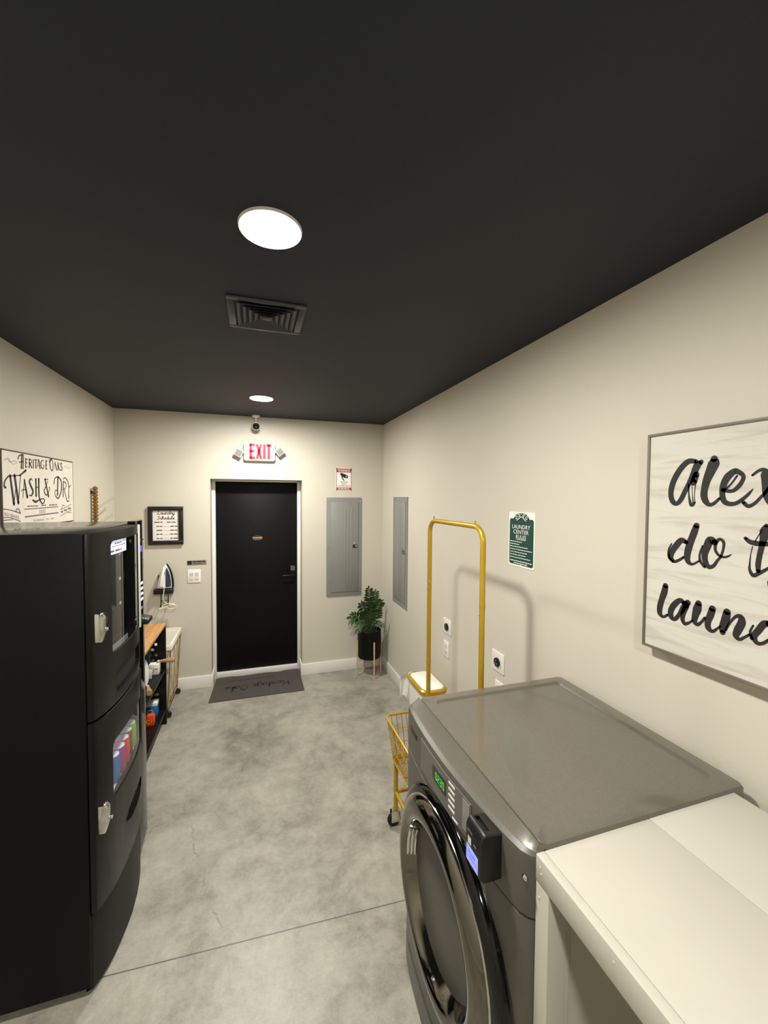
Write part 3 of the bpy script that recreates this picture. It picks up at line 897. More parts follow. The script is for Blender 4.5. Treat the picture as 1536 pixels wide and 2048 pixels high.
# big brush lettered canvas
t = thing('canvas_art', 'large white canvas with black brush lettering on the right wall', 'wall art', (XR, .735, 1.397))
u0, u1, v0, v1 = 1.115, .355, 1.397, 2.156
g = G()
b = .009
for a in ((u1, u0, v0, v0 + b), (u1, u0, v1 - b, v1), (u0 - b, u0, v0 + b, v1 - b), (u1, u1 + b, v0 + b, v1 - b)):
    g.box(XR - .046, XR, a[0], a[1], a[2], a[3])
g.build('floater_frame', M['canvasframe'], t, bevel=.0015)
cv = G().box(XR - .041, XR - .004, u1 + b - .001, u0 - b + .001, v0 + b - .001, v1 - b + .001).build('canvas_print', M['canvas'], t)
ART = [
[(0.9466,2.0477,0.0133),(0.9689,2.0507,0.0181),(0.989,2.0361,0.0197),(1.0093,2.0071,0.0201),(1.0227,1.9745,0.0204),(1.0266,1.9436,0.0181),(1.0197,1.9199,0.018),(1.0061,1.9118,0.0142),(0.9923,1.9248,0.0163),(0.9793,1.9526,0.0161),(0.9666,1.9799,0.0158),(0.954,2.0066,0.0212),(0.9439,2.033,0.0242),(0.9314,2.0454,0.0152)],
[(0.9452,2.0062,0.0199),(0.9532,1.9817,0.0223)],
[(0.9675,1.9754,0.0057),(0.9665,1.9433,0.0045),(0.9598,1.9114,0.0101),(0.953,1.9093,0.0112),(0.9466,1.9162,0.0056)],
[(0.9464,1.9748,0.0036),(0.9486,1.9433,0.0022),(0.9466,1.9162,0.0036)],
[(0.9574,1.9751,0.0022),(0.9553,1.9433,0.0018),(0.9521,1.9161,0.0045)],
[(0.8932,2.052,0.0208),(0.8938,2.0381,0.0343),(0.9031,2.0127,0.0294),(0.9126,1.987,0.0245),(0.918,1.9608,0.0214),(0.9194,1.9387,0.0215),(0.9135,1.9211,0.0192),(0.9017,1.9103,0.0116),(0.8877,1.916,0.0104),(0.8742,1.9301,0.0082)],
[(0.8652,1.9556,0.0122),(0.8404,1.9521,0.0108),(0.8242,1.9652,0.0126),(0.814,1.9833,0.0114),(0.8136,1.9975,0.0114),(0.8275,2.0084,0.0155),(0.8367,2.01,0.0176),(0.8531,1.9952,0.0219),(0.8639,1.9725,0.0192),(0.8669,1.9471,0.0162),(0.8622,1.9238,0.0162),(0.8485,1.9145,0.0139),(0.8299,1.9158,0.0117),(0.8121,1.9284,0.0105),(0.7968,1.9445,0.0084),(0.7869,1.9584,0.0015)],
[(0.8614,1.9555,0.0081),(0.8448,1.9719,0.0055),(0.8289,1.9962,0.0058)],
[(0.7899,1.9963,0.0065),(0.7767,2.0074,0.0082),(0.7635,2.0106,0.0108),(0.7581,1.9967,0.0249),(0.7555,1.9694,0.0231),(0.7563,1.9443,0.016),(0.7491,1.923,0.0141),(0.7376,1.9135,0.0122),(0.7254,1.9232,0.0069)],
[(0.81,1.9192,0.0105),(0.7973,1.9083,0.0112),(0.782,1.9166,0.0092),(0.7675,1.9345,0.0081),(0.758,1.9462,0.0089),(0.7459,1.9692,0.007),(0.7341,1.9955,0.0052)],
[(0.9692,1.7857,0.0137),(0.9856,1.7909,0.0186),(1.0016,1.7727,0.0213),(1.0153,1.7497,0.0193),(1.0196,1.7299,0.0182),(1.007,1.7174,0.0108),(0.9905,1.7247,0.0094),(0.9768,1.736,0.0081)],
[(1.0186,1.7756,0.0048),(1.0278,1.7529,0.0073),(1.0257,1.729,0.0098),(1.0118,1.7155,0.0084)],
[(0.9387,1.8431,0.0187),(0.9456,1.82,0.0222),(0.9557,1.7894,0.0225),(0.9627,1.7611,0.0227),(0.9653,1.7377,0.0206),(0.9603,1.7223,0.0159),(0.9467,1.7175,0.0079),(0.9274,1.7307,0.0055)],
[(0.8836,1.7949,0.0187),(0.896,1.8001,0.0253),(0.9056,1.7771,0.0235),(0.9111,1.7543,0.0194),(0.9083,1.7325,0.0172),(0.8973,1.7166,0.0138),(0.8833,1.7233,0.0105),(0.8738,1.7399,0.0083),(0.8644,1.7542,0.0072),(0.8583,1.7785,0.0071),(0.858,1.7977,0.0091),(0.8681,1.8062,0.0092),(0.8777,1.7977,0.0104),(0.8812,1.7822,0.0094),(0.8787,1.7673,0.0083),(0.8684,1.7558,0.0082),(0.8546,1.7534,0.0071),(0.8433,1.7582,0.006),(0.8359,1.7645,0.002)],
[(0.9183,1.78,0.0054),(0.9259,1.7522,0.0066),(0.9231,1.7302,0.0088),(0.9098,1.7145,0.0086)],
[(0.7517,1.8559,0.0107),(0.756,1.84,0.0232),(0.757,1.8203,0.0197),(0.7612,1.7963,0.0144),(0.7653,1.7701,0.0136),(0.7678,1.746,0.0137),(0.7671,1.7262,0.011)],
[(0.761,1.8415,0.0027),(0.7705,1.8249,0.0027),(0.7775,1.8083,0.0028)],
[(0.783,1.7937,0.0026),(0.7866,1.7712,0.0022),(0.7882,1.7427,0.0047),(0.7877,1.7267,0.0075),(0.7786,1.7122,0.0112),(0.7653,1.7206,0.011),(0.7524,1.7308,0.009),(0.7413,1.7405,0.0071)],
[(0.8012,1.816,0.0095),(0.7904,1.807,0.0131),(0.7748,1.8037,0.0147),(0.7581,1.8045,0.0135),(0.7403,1.8055,0.0123),(0.7262,1.81,0.0087)],
[(1.0349,1.629,0.019),(1.0383,1.6069,0.0231),(1.0471,1.578,0.0207),(1.0532,1.5494,0.0209),(1.0525,1.528,0.0181),(1.0396,1.5194,0.0097),(1.0248,1.5303,0.0082)],
[(0.97,1.584,0.0153),(0.983,1.591,0.0155),(1.0007,1.5736,0.0197),(1.0132,1.5494,0.0201),(1.0125,1.5285,0.0188),(0.999,1.5231,0.0132),(0.984,1.5443,0.013),(0.972,1.5681,0.0192),(0.9577,1.5896,0.0188)],
[(0.9623,1.5783,0.019),(0.9714,1.5503,0.0167),(0.9733,1.5293,0.0142),(0.9653,1.5176,0.0128),(0.9506,1.5258,0.0076),(0.9411,1.5361,0.0062)],
[(0.9239,1.5956,0.0194),(0.928,1.5747,0.0268),(0.9333,1.5534,0.0209),(0.9351,1.5354,0.0173),(0.9264,1.5268,0.0123),(0.9149,1.5364,0.0085),(0.9039,1.5543,0.0084)],
[(0.8825,1.5893,0.0197),(0.8873,1.5687,0.021),(0.8945,1.5449,0.0189),(0.8927,1.5261,0.0177),(0.8801,1.5192,0.0105),(0.8673,1.5316,0.0069),(0.859,1.5413,0.0057)],
[(0.8416,1.5908,0.0199),(0.8449,1.5666,0.0245),(0.8515,1.5412,0.0214),(0.852,1.5246,0.0158)],
[(0.8439,1.5343,0.0067),(0.8323,1.561,0.0066),(0.8187,1.5822,0.0087),(0.8059,1.5858,0.0149),(0.8024,1.5699,0.0212),(0.8114,1.5445,0.0215),(0.8159,1.5271,0.0174),(0.8066,1.5188,0.0097),(0.7932,1.5301,0.0074),(0.782,1.5405,0.0073)],
[(0.736,1.5854,0.0176),(0.7483,1.5817,0.0179),(0.7603,1.5607,0.0172),(0.7707,1.5398,0.0164),(0.7646,1.5243,0.0123),(0.7518,1.5254,0.0091),(0.7362,1.5405,0.0079)],
[(0.7736,1.5697,0.0051),(0.7805,1.5499,0.0062),(0.776,1.5314,0.0093)],
]
f = onX(XR - .0416)
sh = lambda st, du, dv: [(p[0] - du, p[1] + dv, p[2]) for p in st]
def word(strokes):
    g = G()
    for st in strokes:
        g.ribbon(st, f)
    g.build('brush_word', M['brush'], cv, recalc=False)
word(ART[0:10] + [sh(ART[k], .312, 0) for k in range(5)])
word(ART[10:15])
word(ART[15:19] + [sh(ART[19], .352, .195), sh(ART[25], .150, .195), sh(ART[6], .225, -.20)])
word(ART[19:28] + [[(.735, 1.70, .02), (.727, 1.64, .018), (.725, 1.55, .016), (.71, 1.53, .01)], [(.69, 1.60, .016), (.685, 1.54, .014)], [(.685, 1.57, .006), (.66, 1.605, .012), (.65, 1.595, .008)],
                   [(.63, 1.60, .016), (.625, 1.56, .012), (.60, 1.54, .01), (.585, 1.60, .016), (.59, 1.52, .012), (.62, 1.46, .01), (.64, 1.48, .006)]])

# ---------------------------------------------------------------- left wall sign and hooks
t = thing('wall_sign', 'aged white Heritage Oaks Wash & Dry sign above the vending machine', 'sign', (XL, 3.03, 1.737))
u0, u1, v0, v1 = 2.597, 3.470, 1.741, 2.166
G().prism(rrect(u0, u1, v0, v1, .006), mX, XL, XL + .010).build('rusty_backing', M['rust'], t)
pl = G().prism(rrect(u0 + .008, u1 - .008, v0 + .007, v1 - .008, .005), mX, XL + .006, XL + .0105).build('plate', M['signplate'], t)
f = onX(XL + .0112)
WASH = [
[(2.7948,2.1515,22),(2.7858,2.0756,22)],
[(2.8094,2.1529,18),(2.8046,2.0754,18)],
[(2.784,2.149,14),(2.7625,2.1398,12),(2.7566,2.125,18)],
[(2.7662,2.1073,10),(2.812,2.1153,10)],
[(2.8348,2.1333,18),(2.8325,2.0845,18)],
[(2.832,2.1316,8),(2.8571,2.1308,8)],
[(2.8336,2.1082,8),(2.8504,2.1095,8)],
[(2.8297,2.0843,8),(2.855,2.0876,8)],
[(2.8743,2.1338,18),(2.872,2.0857,18)],
[(2.8743,2.1332,10),(2.8973,2.1297,10),(2.8966,2.1161,10),(2.876,2.11,8)],
[(2.8789,2.1102,18),(2.8981,2.086,18)],
[(2.9192,2.1331,18),(2.917,2.0863,18)],
[(2.9481,2.1356,18),(2.9458,2.0876,18)],
[(2.9301,2.1356,8),(2.9696,2.1358,8)],
[(2.9822,2.1385,8),(2.9581,2.0884,8)],
[(2.9822,2.1385,20),(2.9954,2.0877,20)],
[(2.968,2.1031,7),(2.9899,2.1046,7)],
[(3.0427,2.1356,8),(3.0266,2.1391,10),(3.01,2.1266,18),(3.0087,2.1012,18),(3.0242,2.0896,12),(3.0407,2.0939,10),(3.0415,2.1115,14)],
[(3.0727,2.1413,18),(3.0701,2.0887,18)],
[(3.0726,2.1403,8),(3.0894,2.1401,8)],
[(3.0713,2.1137,7),(3.0848,2.1147,7)],
[(3.0701,2.0887,8),(3.0871,2.0911,8)],
[(3.1455,2.1556,14),(3.1235,2.1356,18),(3.1287,2.0997,18),(3.149,2.0827,14),(3.1642,2.102,14),(3.1624,2.1387,14),(3.1455,2.1556,12)],
[(3.1455,2.1573,10),(3.1172,2.1483,10),(3.1198,2.1304,10)],
[(3.1948,2.1379,7),(3.1817,2.0931,7)],
[(3.1948,2.1379,18),(3.2147,2.0917,18)],
[(3.2358,2.1411,16),(3.2334,2.0929,16)],
[(3.2624,2.1414,8),(3.2361,2.1171,8)],
[(3.2384,2.1173,15),(3.2638,2.093,15)],
[(3.2971,2.1371,8),(3.2817,2.1412,14),(3.277,2.1252,16),(3.2958,2.1107,16),(3.2872,2.0944,12),(3.2718,2.0987,8)],
[(2.6571,2.0247,14),(2.6252,1.9989,18),(2.6169,1.9717,24),(2.6306,1.9652,22)],
[(2.6547,2.0254,10),(2.7813,2.0369,10)],
[(2.6741,2.0283,32),(2.7041,1.8783,36)],
[(2.7041,1.8783,10),(2.7259,1.9658,10)],
[(2.7163,2.0317,36),(2.7477,1.8833,36)],
[(2.7477,1.8833,12),(2.776,2.036,12)],
[(2.7653,2.0326,14),(2.798,2.0488,18),(2.8316,2.0653,28)],
[(2.8152,2.0116,10),(2.7942,1.9118,10)],
[(2.8152,2.0116,24),(2.8412,1.9146,34)],
[(2.7825,1.9495,10),(2.799,1.957,10),(2.8319,1.9561,8)],
[(2.9033,2.0119,8),(2.8862,2.0203,16),(2.8681,2.0046,28),(2.8842,1.978,32),(2.9062,1.9481,32),(2.8874,1.9236,18),(2.8644,1.9266,10)],
[(2.9426,2.0195,30),(2.9409,1.9222,30)],
[(2.9766,2.0225,32),(2.9751,1.9269,28),(2.9891,1.8923,22),(3.017,1.8744,14),(3.044,1.8917,16),(3.0217,1.9047,12),(2.9704,1.8956,14),(2.9332,1.8867,28),(2.9037,1.8962,20)],
[(2.9433,1.9717,10),(2.9773,1.974,10)],
[(3.0941,2.0255,10),(3.0472,2.0253,10)],
[(3.0537,2.0239,26),(3.0956,1.9175,26)],
[(3.0868,2.0155,10),(3.065,1.9823,12),(3.0404,1.9528,18),(3.0623,1.9272,16),(3.0898,1.9371,10),(3.112,1.9702,12),(3.1054,1.9767,14)],
[(3.231,2.0447,30),(3.2178,1.9277,28)],
[(3.2313,2.0498,12),(3.1862,2.0359,14),(3.1736,2.0017,18)],
[(3.2313,2.0498,14),(3.2758,2.0222,24),(3.2768,1.9629,26),(3.2318,1.907,16),(3.188,1.9242,14),(3.1859,1.9547,12),(3.2118,1.9584,10)],
[(3.3111,2.02,20),(3.302,1.9173,20)],
[(3.3111,2.02,10),(3.3508,2.007,14),(3.3369,1.9745,12),(3.3084,1.9669,8)],
[(3.3204,1.9671,16),(3.3461,1.9137,16),(3.3653,1.8848,14),(3.3905,1.8882,14)],
[(3.3119,2.0377,14),(3.3405,2.046,12),(3.3804,2.0224,18),(3.3951,1.9792,18)],
[(3.4258,1.9982,8),(3.3949,1.9756,14),(3.3872,1.9064,20)],
[(2.8101,1.8456,10),(3.2215,1.8503,10)],
[(2.8136,1.8028,14),(3.2233,1.8107,14)],
[(2.6256,2.1069,5),(2.6495,2.1171,5),(2.6824,2.1006,5),(2.7126,2.1114,5),(2.7427,2.1054,5)],
[(2.6593,2.1234,4),(2.6968,2.0934,4),(2.7424,2.0997,4)],
[(3.3196,2.1123,4),(3.3609,2.1294,4),(3.3766,2.1125,4),(3.4192,2.1225,4)],
[(2.5999,1.8533,12),(2.6704,1.8457,10),(2.766,1.8253,12)],
[(2.7197,1.8356,14),(2.7306,1.8494,12),(2.7512,1.846,14),(2.7635,1.8283,14)],
[(2.6002,1.8103,10),(2.6684,1.8042,8),(2.7639,1.7806,10)],
[(2.6017,1.7941,10),(2.6877,1.7948,8)],
[(3.2586,1.8303,10),(3.3468,1.8455,8),(3.4233,1.862,10)],
[(3.2743,1.8333,10),(3.2911,1.8575,12),(3.3228,1.8532,10)],
[(3.2604,1.7883,8),(3.3533,1.8093,8),(3.4255,1.8196,8)],
[(3.3613,1.8054,8),(3.4248,1.8048,8)],
]
K = .000545
def wash_part(name, a, b, m, ff):
    g = G()
    for st in WASH[a:b]:
        g.ribbon([(p[0], p[1], p[2] * K) for p in st], ff, sub=4)
    g.build(name, m, pl, recalc=False)
f = onX(XL + .0112)
wash_part('title_word', 0, 21, M['ink'], f)        # HERITAGE
wash_part('title_word', 21, 29, M['ink'], f)       # OAKS
wash_part('name_word', 29, 36, M['ink'], f)
wash_part('name_word', 36, 43, M['ink'], f)        # WASH
wash_part('ampersand', 43, 46, M['ink'], f)
wash_part('name_word', 46, 49, M['ink'], f)        # DRY
wash_part('name_word', 49, 55, M['ink'], f)
wash_part('rule_line', 55, 56, M['greyink'], f)
wash_part('rule_line', 56, 57, M['greyink'], f)
f = onX(XL + .0110)
wash_part('flourish', 57, 59, M['greyink'], f)
wash_part('flourish', 59, 60, M['greyink'], f)
wash_part('banner', 60, 64, M['greyink'], f)
wash_part('banner', 64, 68, M['greyink'], f)
G().text('FLORIDA', f, 2.905, 3.03, 1.7705, 1.7825).build('small_word', M['greyink'], pl, recalc=False)
G().text('EST. 2021', f, 3.06, 3.165, 1.7705, 1.7825).build('small_word', M['greyink'], pl, recalc=False)
G().text('SELF SERVICE', f, 2.612, 2.752, 1.820, 1.838, dv=-.029).build('banner_word', M['greyink'], pl, recalc=False)
G().dashes(f, 3.262, 3.30, 1.815, .012, 8).dashes(f, 3.31, 3.36, 1.824, .012, 5).dashes(f, 3.37, 3.42, 1.834, .012, 6).build('banner_word', M['greyink'], pl, recalc=False)
G().dashes(f, 2.84, 2.96, 1.862, .008, 9).dashes(f, 3.00, 3.06, 1.864, .008, 10).dashes(f, 3.10, 3.21, 1.864, .008, 11).build('small_word', M['greyink'], pl, recalc=False)
g = G()
for k in range(4):
    g.ribbon([(2.983 + k * .021 - (.004 if k > 1 else 0), 1.816, .006), (2.983 + k * .021, 1.836, .006)], f)
g.build('small_word', M['greyink'], pl, recalc=False)

t = thing('coat_hook_rack', 'gold beaded hook rack on the left wall behind the vending machine', 'hook rack', (XL, 3.84, 1.50))
hxx, hy = XL + .030, 3.83
g = G()
prof = [(0, 0)]
for k in range(20):
    z = .002 + k * .0272
    prof += [(.011, z), (.0195, z + .006), (.0195, z + .018), (.011, z + .024)]
prof.append((0, .55))
g.lathe(prof, (hxx, hy, 1.452), n=16).build('beaded_rod', M['antique'], t)
for zz in (1.952, 1.50):
    G().box(XL, hxx + .005, hy - .012, hy + .012, zz - .012, zz + .012).build('wall_bracket', M['darkbronze'], t, bevel=.003)
for zz, dy, dx, up in ((1.815, .115, .09, .085), (1.750, .035, .055, .06), (1.690, .105, .08, .065), (1.745, -.035, .02, .03)):
    a = Vector((hxx, hy, zz))
    e = a + Vector((dx, dy, up))
    n = Vector((0, .003, .007))
    g = G().tube([a + n, e + n, e + n + Vector((.004, .006, .014))], .0017, 8).tube([a - n, e - n, e - n + Vector((.010, .012, .002))], .0017, 8)
    g.build('wire_hook', M['hookwire'], t)

# ---------------------------------------------------------------- washer
WY0, WY1, WX1, WZ = .780, 1.538, 1.355, 1.10
WC = (WY0 + WY1) / 2
def interp(tab, x):
    for (a, fa), (b, fb) in zip(tab, tab[1:]):
        if x <= b:
            k = max(0, (x - a) / (b - a))
            k = k * k * (3 - 2 * k) if False else k
            return fa + (fb - fa) * k
    return tab[-1][1]
FRONT = [(.780, .632), (.790, .618), (.810, .606), (.85, .598), (.91, .590), (1.0, .581), (1.08, .574), (1.159, .570), (1.24, .570), (1.32, .572), (1.40, .577), (1.47, .584), (1.515, .592), (1.530, .600), (1.538, .612)]
FY = [p[0] for p in FRONT]
fx = lambda y: interp(FRONT, y)
def bowed(y0, y1, z0, z1, off, n=10, thick=None):
    """a slab following the washer's bowed front"""
    g = G()
    ys = [y0 + (y1 - y0) * k / n for k in range(n + 1)]
    back = .004 if thick is None else thick
    vs = []
    for y in ys:
        x = fx(y)
        vs += [(x - off, y, z0), (x - off, y, z1), (x - off + back, y, z1), (x - off + back, y, z0)]
    fs = [(0, 1, 2, 3), (4 * n + 3, 4 * n + 2, 4 * n + 1, 4 * n)]
    for k in range(n):
        for i in range(4):
            j = (i + 1) % 4
            fs.append((4 * k + i, 4 * k + j, 4 * k + 4 + j, 4 * k + 4 + i))
    return g.add(vs, fs)
t = thing('washing_machine', 'graphite front loading washing machine between the gold cart and white table', 'washing machine', (.96, WC, 0))
outline = [(fx(y), y) for y in FY] + [(WX1, WY1), (WX1, WY0)]
body = G().prism(outline, mZ, .02, .921).build('body', M['washer'], t, bevel=.004)
DR = (WC - .002, .600)
cut(body, G().lathe([(0, -.3), (.215, -.3), (.215, .02), (.0, .02)][::1], (.62, DR[0], DR[1]), (-1, 0, 0), 48).add([], []))
G().prism([(x + .004 if x < 1 else x, y) for x, y in outline], mZ, .918, .930).build('seam_gap', M['cavity'], t)
# console with its shoulder sloping up to the top panel
g = G()
n = len(FY)
lv = [(0, .927), (0, 1.066), (.004, 1.0765), (.016, 1.083), (.021, 1.0850)]
vs = []
for dx, z in lv:
    vs += [(fx(y) + dx, y, z) for y in FY]
vs += [(max(.648, fx(y) + .024), y, WZ) for y in FY]
vs += [(.648, y, .927) for y in FY]
fs = []
for r in range(6):
    for k in range(n - 1):
        fs.append((r * n + k, r * n + k + 1, (r + 1) * n + k + 1, (r + 1) * n + k))
for k in range(n - 1):
    fs.append((6 * n + k, 6 * n + k + 1, k + 1, k))
fs.append(tuple(r * n for r in range(7)))
fs.append(tuple(r * n + n - 1 for r in range(7))[::-1])
fs = [f_ for f_ in fs if not (len(f_) == 4 and 3 * n <= min(f_) and max(f_) < 6 * n)]
con = g.add(vs, fs).build('console', M['washer'], t, angle=28)
sv = vs[3 * n:6 * n]
sf = [(r * n + k, r * n + k + 1, (r + 1) * n + k + 1, (r + 1) * n + k) for r in range(2) for k in range(n - 1)]
G().add(sv, sf).build('console_shoulder', M['washertop'], con, angle=28)
# top panel: raised rim, slightly dished middle
g = G()
tx0, tx1 = .6505, WX1 + .004
ix0, ix1, iy0, iy1 = .700, 1.306, .830, 1.494
def ring(x0, x1, y0, y1, z, r):
    return [(u, v, z) for u, v in rrect(x0, x1, y0, y1, r, 5)]
lay = [ring(tx0, tx1, WY0 - .001, WY1 + .001, .927, .018), ring(tx0, tx1, WY0 - .001, WY1 + .001, WZ - .010, .018), ring(tx0 + .002, tx1 - .004, WY0 + .003, WY1 - .003, WZ - .002, .018), ring(tx0 + .004, tx1 - .010, WY0 + .010, WY1 - .010, WZ, .018),
       ring(ix0, ix1, iy0, iy1, WZ, .02), ring(ix0 + .007, ix1 - .007, iy0 + .007, iy1 - .007, WZ - .0075, .016)]
n = len(lay[0])
vs = [p for r in lay for p in r]
fs = [tuple(range(n))[::-1], tuple((len(lay) - 1) * n + k for k in range(n))]
for r in range(len(lay) - 1):
    for k in range(n):
        q = (k + 1) % n
        fs.append((r * n + k, r * n + q, (r + 1) * n + q, (r + 1) * n + k))
g.add(vs, fs).build('top_panel', M['washertop'], t, angle=25)
bowed(.775 + .012, 1.526, .035, .125, .003, 14).build('kick_panel', M['washer'], t)
# console furniture
mp = bowed(.992, 1.332, .948, 1.060, .003, 12).build('control_panel', M['membrane'], con)
sc = bowed(1.128, 1.222, .990, 1.036, .0045, 4).build('display', M['gloss'], con)
g = G()
segs = {'0': 'abcdef', '2': 'abged', '9': 'abcfgd', '3': 'abgcd'}
def digit(g, ch, u, v, wd, h):
    P = {'a': [(0, h), (wd, h)], 'b': [(wd, h), (wd, h / 2)], 'c': [(wd, h / 2), (wd, 0)], 'd': [(0, 0), (wd, 0)], 'e': [(0, 0), (0, h / 2)], 'f': [(0, h / 2), (0, h)], 'g': [(0, h / 2), (wd, h / 2)]}
    for s in segs[ch]:
        a, b = P[s]
        g.ribbon([(u - a[0], v + a[1], .0016), (u - b[0], v + b[1], .0016)], lambda uu, vv: (fx(uu) - .0052, uu, vv), sub=1)
for i, ch in enumerate('0230'[:4]):
    digit(g, ch, 1.196 - i * .0165, 1.002, .0095, .022)
g.build('display_digits', M['green_led'], sc, recalc=False)
g = G()
for z in (1.050, 1.031, 1.012, .993, .974):
    bb = bowed(1.074, 1.110, z - .0032, z + .0032, .0042, 3)
    bb.build('button', M['keywhite'], con)
bowed(1.055, 1.085, .952, .958, .0042, 3).build('button', M['keywhite'], con)
bowed(.998, 1.032, .965, 1.054, .0040, 3).build('label_panel', M['greymetal'], con)
bowed(1.384, 1.462, 1.018, 1.036, .0016, 4, .006).build('drawer_slot', M['blackplastic'], con)
G().lathe([(0, .006), (.006, .004), (.009, 0)], (fx(.797) , .797, 1.020), (-1, 0, 0), 16).build('side_screw', M['chrome'], con)
# porthole door: dark chrome ring, chrome bowl, dark glass
c = (0, DR[0], DR[1])
dprof = [(.338, -.590), (.338, -.572), (.334, -.566), (.326, -.562), (.318, -.560), (.310, -.556)]
dr = G().lathe([(r, -x) for r, x in [(.345, .596), (.345, .574), (.340, .566), (.328, .560), (.314, .556), (.308, .560), (.300, .60)]], c, (-1, 0, 0), 72).build('door_surround', M['gloss'], t, recalc=False)
ringprof = [(.312, .575), (.313, .560), (.308, .550), (.296, .539), (.280, .530), (.262, .5255), (.248, .527), (.240, .532), (.234, .541), (.226, .556), (.216, .578), (.205, .600), (.196, .612)]
dd = G().lathe([(r, -x) for r, x in ringprof], c, (-1, 0, 0), 80).build('door_ring', M['darkchrome'], t, recalc=False)
G().lathe([(r, -x) for r, x in [(.198, .611), (.19, .625), (.16, .655), (.11, .68), (.05, .692), (0, .6945)]], c, (-1, 0, 0), 64).build('door_glass', M['gloss'], dd, recalc=False)
G().lathe([(.3125 + .0035 * cos(2 * pi * k / 8), -.5565 + .0035 * sin(2 * pi * k / 8)) for k in range(8)], c, (-1, 0, 0), 80, closed=True).build('bright_trim_ring', M['chrome'], dd)
# pull handle pocket on the far side of the ring
g = G()
for k in range(3):
    a0, a1 = radians(-2), radians(30)
    rr = .229 - .005 * k
    g.tube([(.5455 + .012 * k, DR[0] + rr * cos(a0 + (a1 - a0) * i / 8), DR[1] + rr * sin(a0 + (a1 - a0) * i / 8)) for i in range(9)], .0055, 8)
g.build('door_handle', M['chrome'], dd)
g = G()
for i in range(9):
    pass
hy0 = DR[0] - .335 * cos(radians(0))
G().box(.566, .590, DR[0] - .352, DR[0] - .338, .30, .345).build('door_hinge', M['chrome'], t, bevel=.003)
for y in (WY0 + .05, WY1 - .05):
    for x in (.68, WX1 - .06):
        G().cyl((x, y, 0), (x, y, .022), .022).build('foot', M['rubber'], t)
# card reader fixed on the console
ry0, ry1 = .866, .943
rx = .535
rd = G().prism([(.606, 1.072), (.606, .954), (rx + .012, .954), (rx, .966), (rx, 1.060), (rx + .005, 1.074), (rx + .014, 1.081)], lambda u, v, q: (u, q, v), ry0, ry1).build('card_reader', M['blackplastic'], con, bevel=.005, seg=3)
cut(rd, G().box(rx + .020, rx + .034, ry0 + .014, ry1 - .010, 1.070, 1.2))
f = onX(rx - .0006)
G().prism([(ry0 + .012, .971), (ry1 - .008, .971), (ry1 - .008, 1.013), (ry0 + .012, 1.013)], mX, rx + .002, rx - .0008).build('reader_screen', M['palelcd'], rd)
f = onX(rx - .0012)
g = G().poly([f(*p) for p in ((ry1 - .016, 1.020), (ry1 - .032, 1.020), (ry1 - .032, 1.040), (ry1 - .016, 1.040))])
g.build('chip_label', M['keywhite'], rd, recalc=False)
g = G().dashes(f, ry1 - .014, ry0 + .04, 1.056, .004, 4).dashes(f, ry1 - .045, ry0 + .02, 1.035, .005, 9)
g.build('reader_print', M['greymetal'], rd, recalc=False)
f = onX(rx - .0014)
G().dashes(f, ry1 - .016, ry0 + .022, 1.000, .004, 12).dashes(f, ry1 - .016, ry0 + .018, .988, .003, 14).build('screen_text', M['bluelcd'], rd, recalc=False)

# ---------------------------------------------------------------- white work table
TX0, TX1, TY0, TY1, TZ, AZ = .630, 1.304, -.75, .770, 1.090, 1.028
TY1 = .7785
t = thing('work_table', 'cream white painted work table beside the washing machine', 'table', (.98, 0, 0))
G().box(TX0, TX0 + .0225, TY0, TY1, AZ, TZ).build('front_apron', M['tablewhite'], t, bevel=.0015)
G().box(TX0 + .0235, .9825, TY0, TY1, TZ - .022, TZ - .0004).build('front_top_board', M['tablewhite'], t, bevel=.0012)
G().box(.9838, TX1, TY0, TY1, TZ - .022, TZ).build('rear_top_board', M['tablewhite'], t, bevel=.0012)
G().box(TX1 - .02, TX1, TY0, TY1, AZ, TZ - .0225).build('rear_apron', M['tablewhite'], t)
for (y0, y1) in ((TY1 - .044, TY1), (TY0, TY0 + .044)):
    s = -1 if y0 > 0 else 1
    G().box(TX0 + .001, TX0 + .055, y0, y1, 0, AZ).build('leg', M['tablewhite'], t, bevel=.002)
    G().box(TX1 - .055, TX1, y0, y1, 0, AZ).build('leg', M['tablewhite'], t, bevel=.002)
    e = G().box(TX0 + .055, TX1 - .055, (y0 + y1) / 2 - .009, (y0 + y1) / 2 + .009, .04, AZ).build('end_panel', M['tablewhite'], t)
    yy = (y0 + y1) / 2 + s * .009
    for xa in (TX0 + .055, TX1 - .068):
        G().box(xa, xa + .013, min(yy, yy + s * .008), max(yy, yy + s * .008), .04, AZ).build('panel_bead', M['tablewhite'], e, bevel=.002)
G().box(TX1 - .019, TX1 - .005, TY0 + .04, TY1 - .04, .04, AZ).build('back_panel', M['tablewhite'], t)
for y, z in ((.763, 1.070), (.760, 1.056), (.560, 1.070), (.766, .995)):
    G().cyl((TX0 + .0008, y, z), (TX0 - .0006, y, z), .0022, n=8).build('filled_screw_hole', M['keywhite'], t)

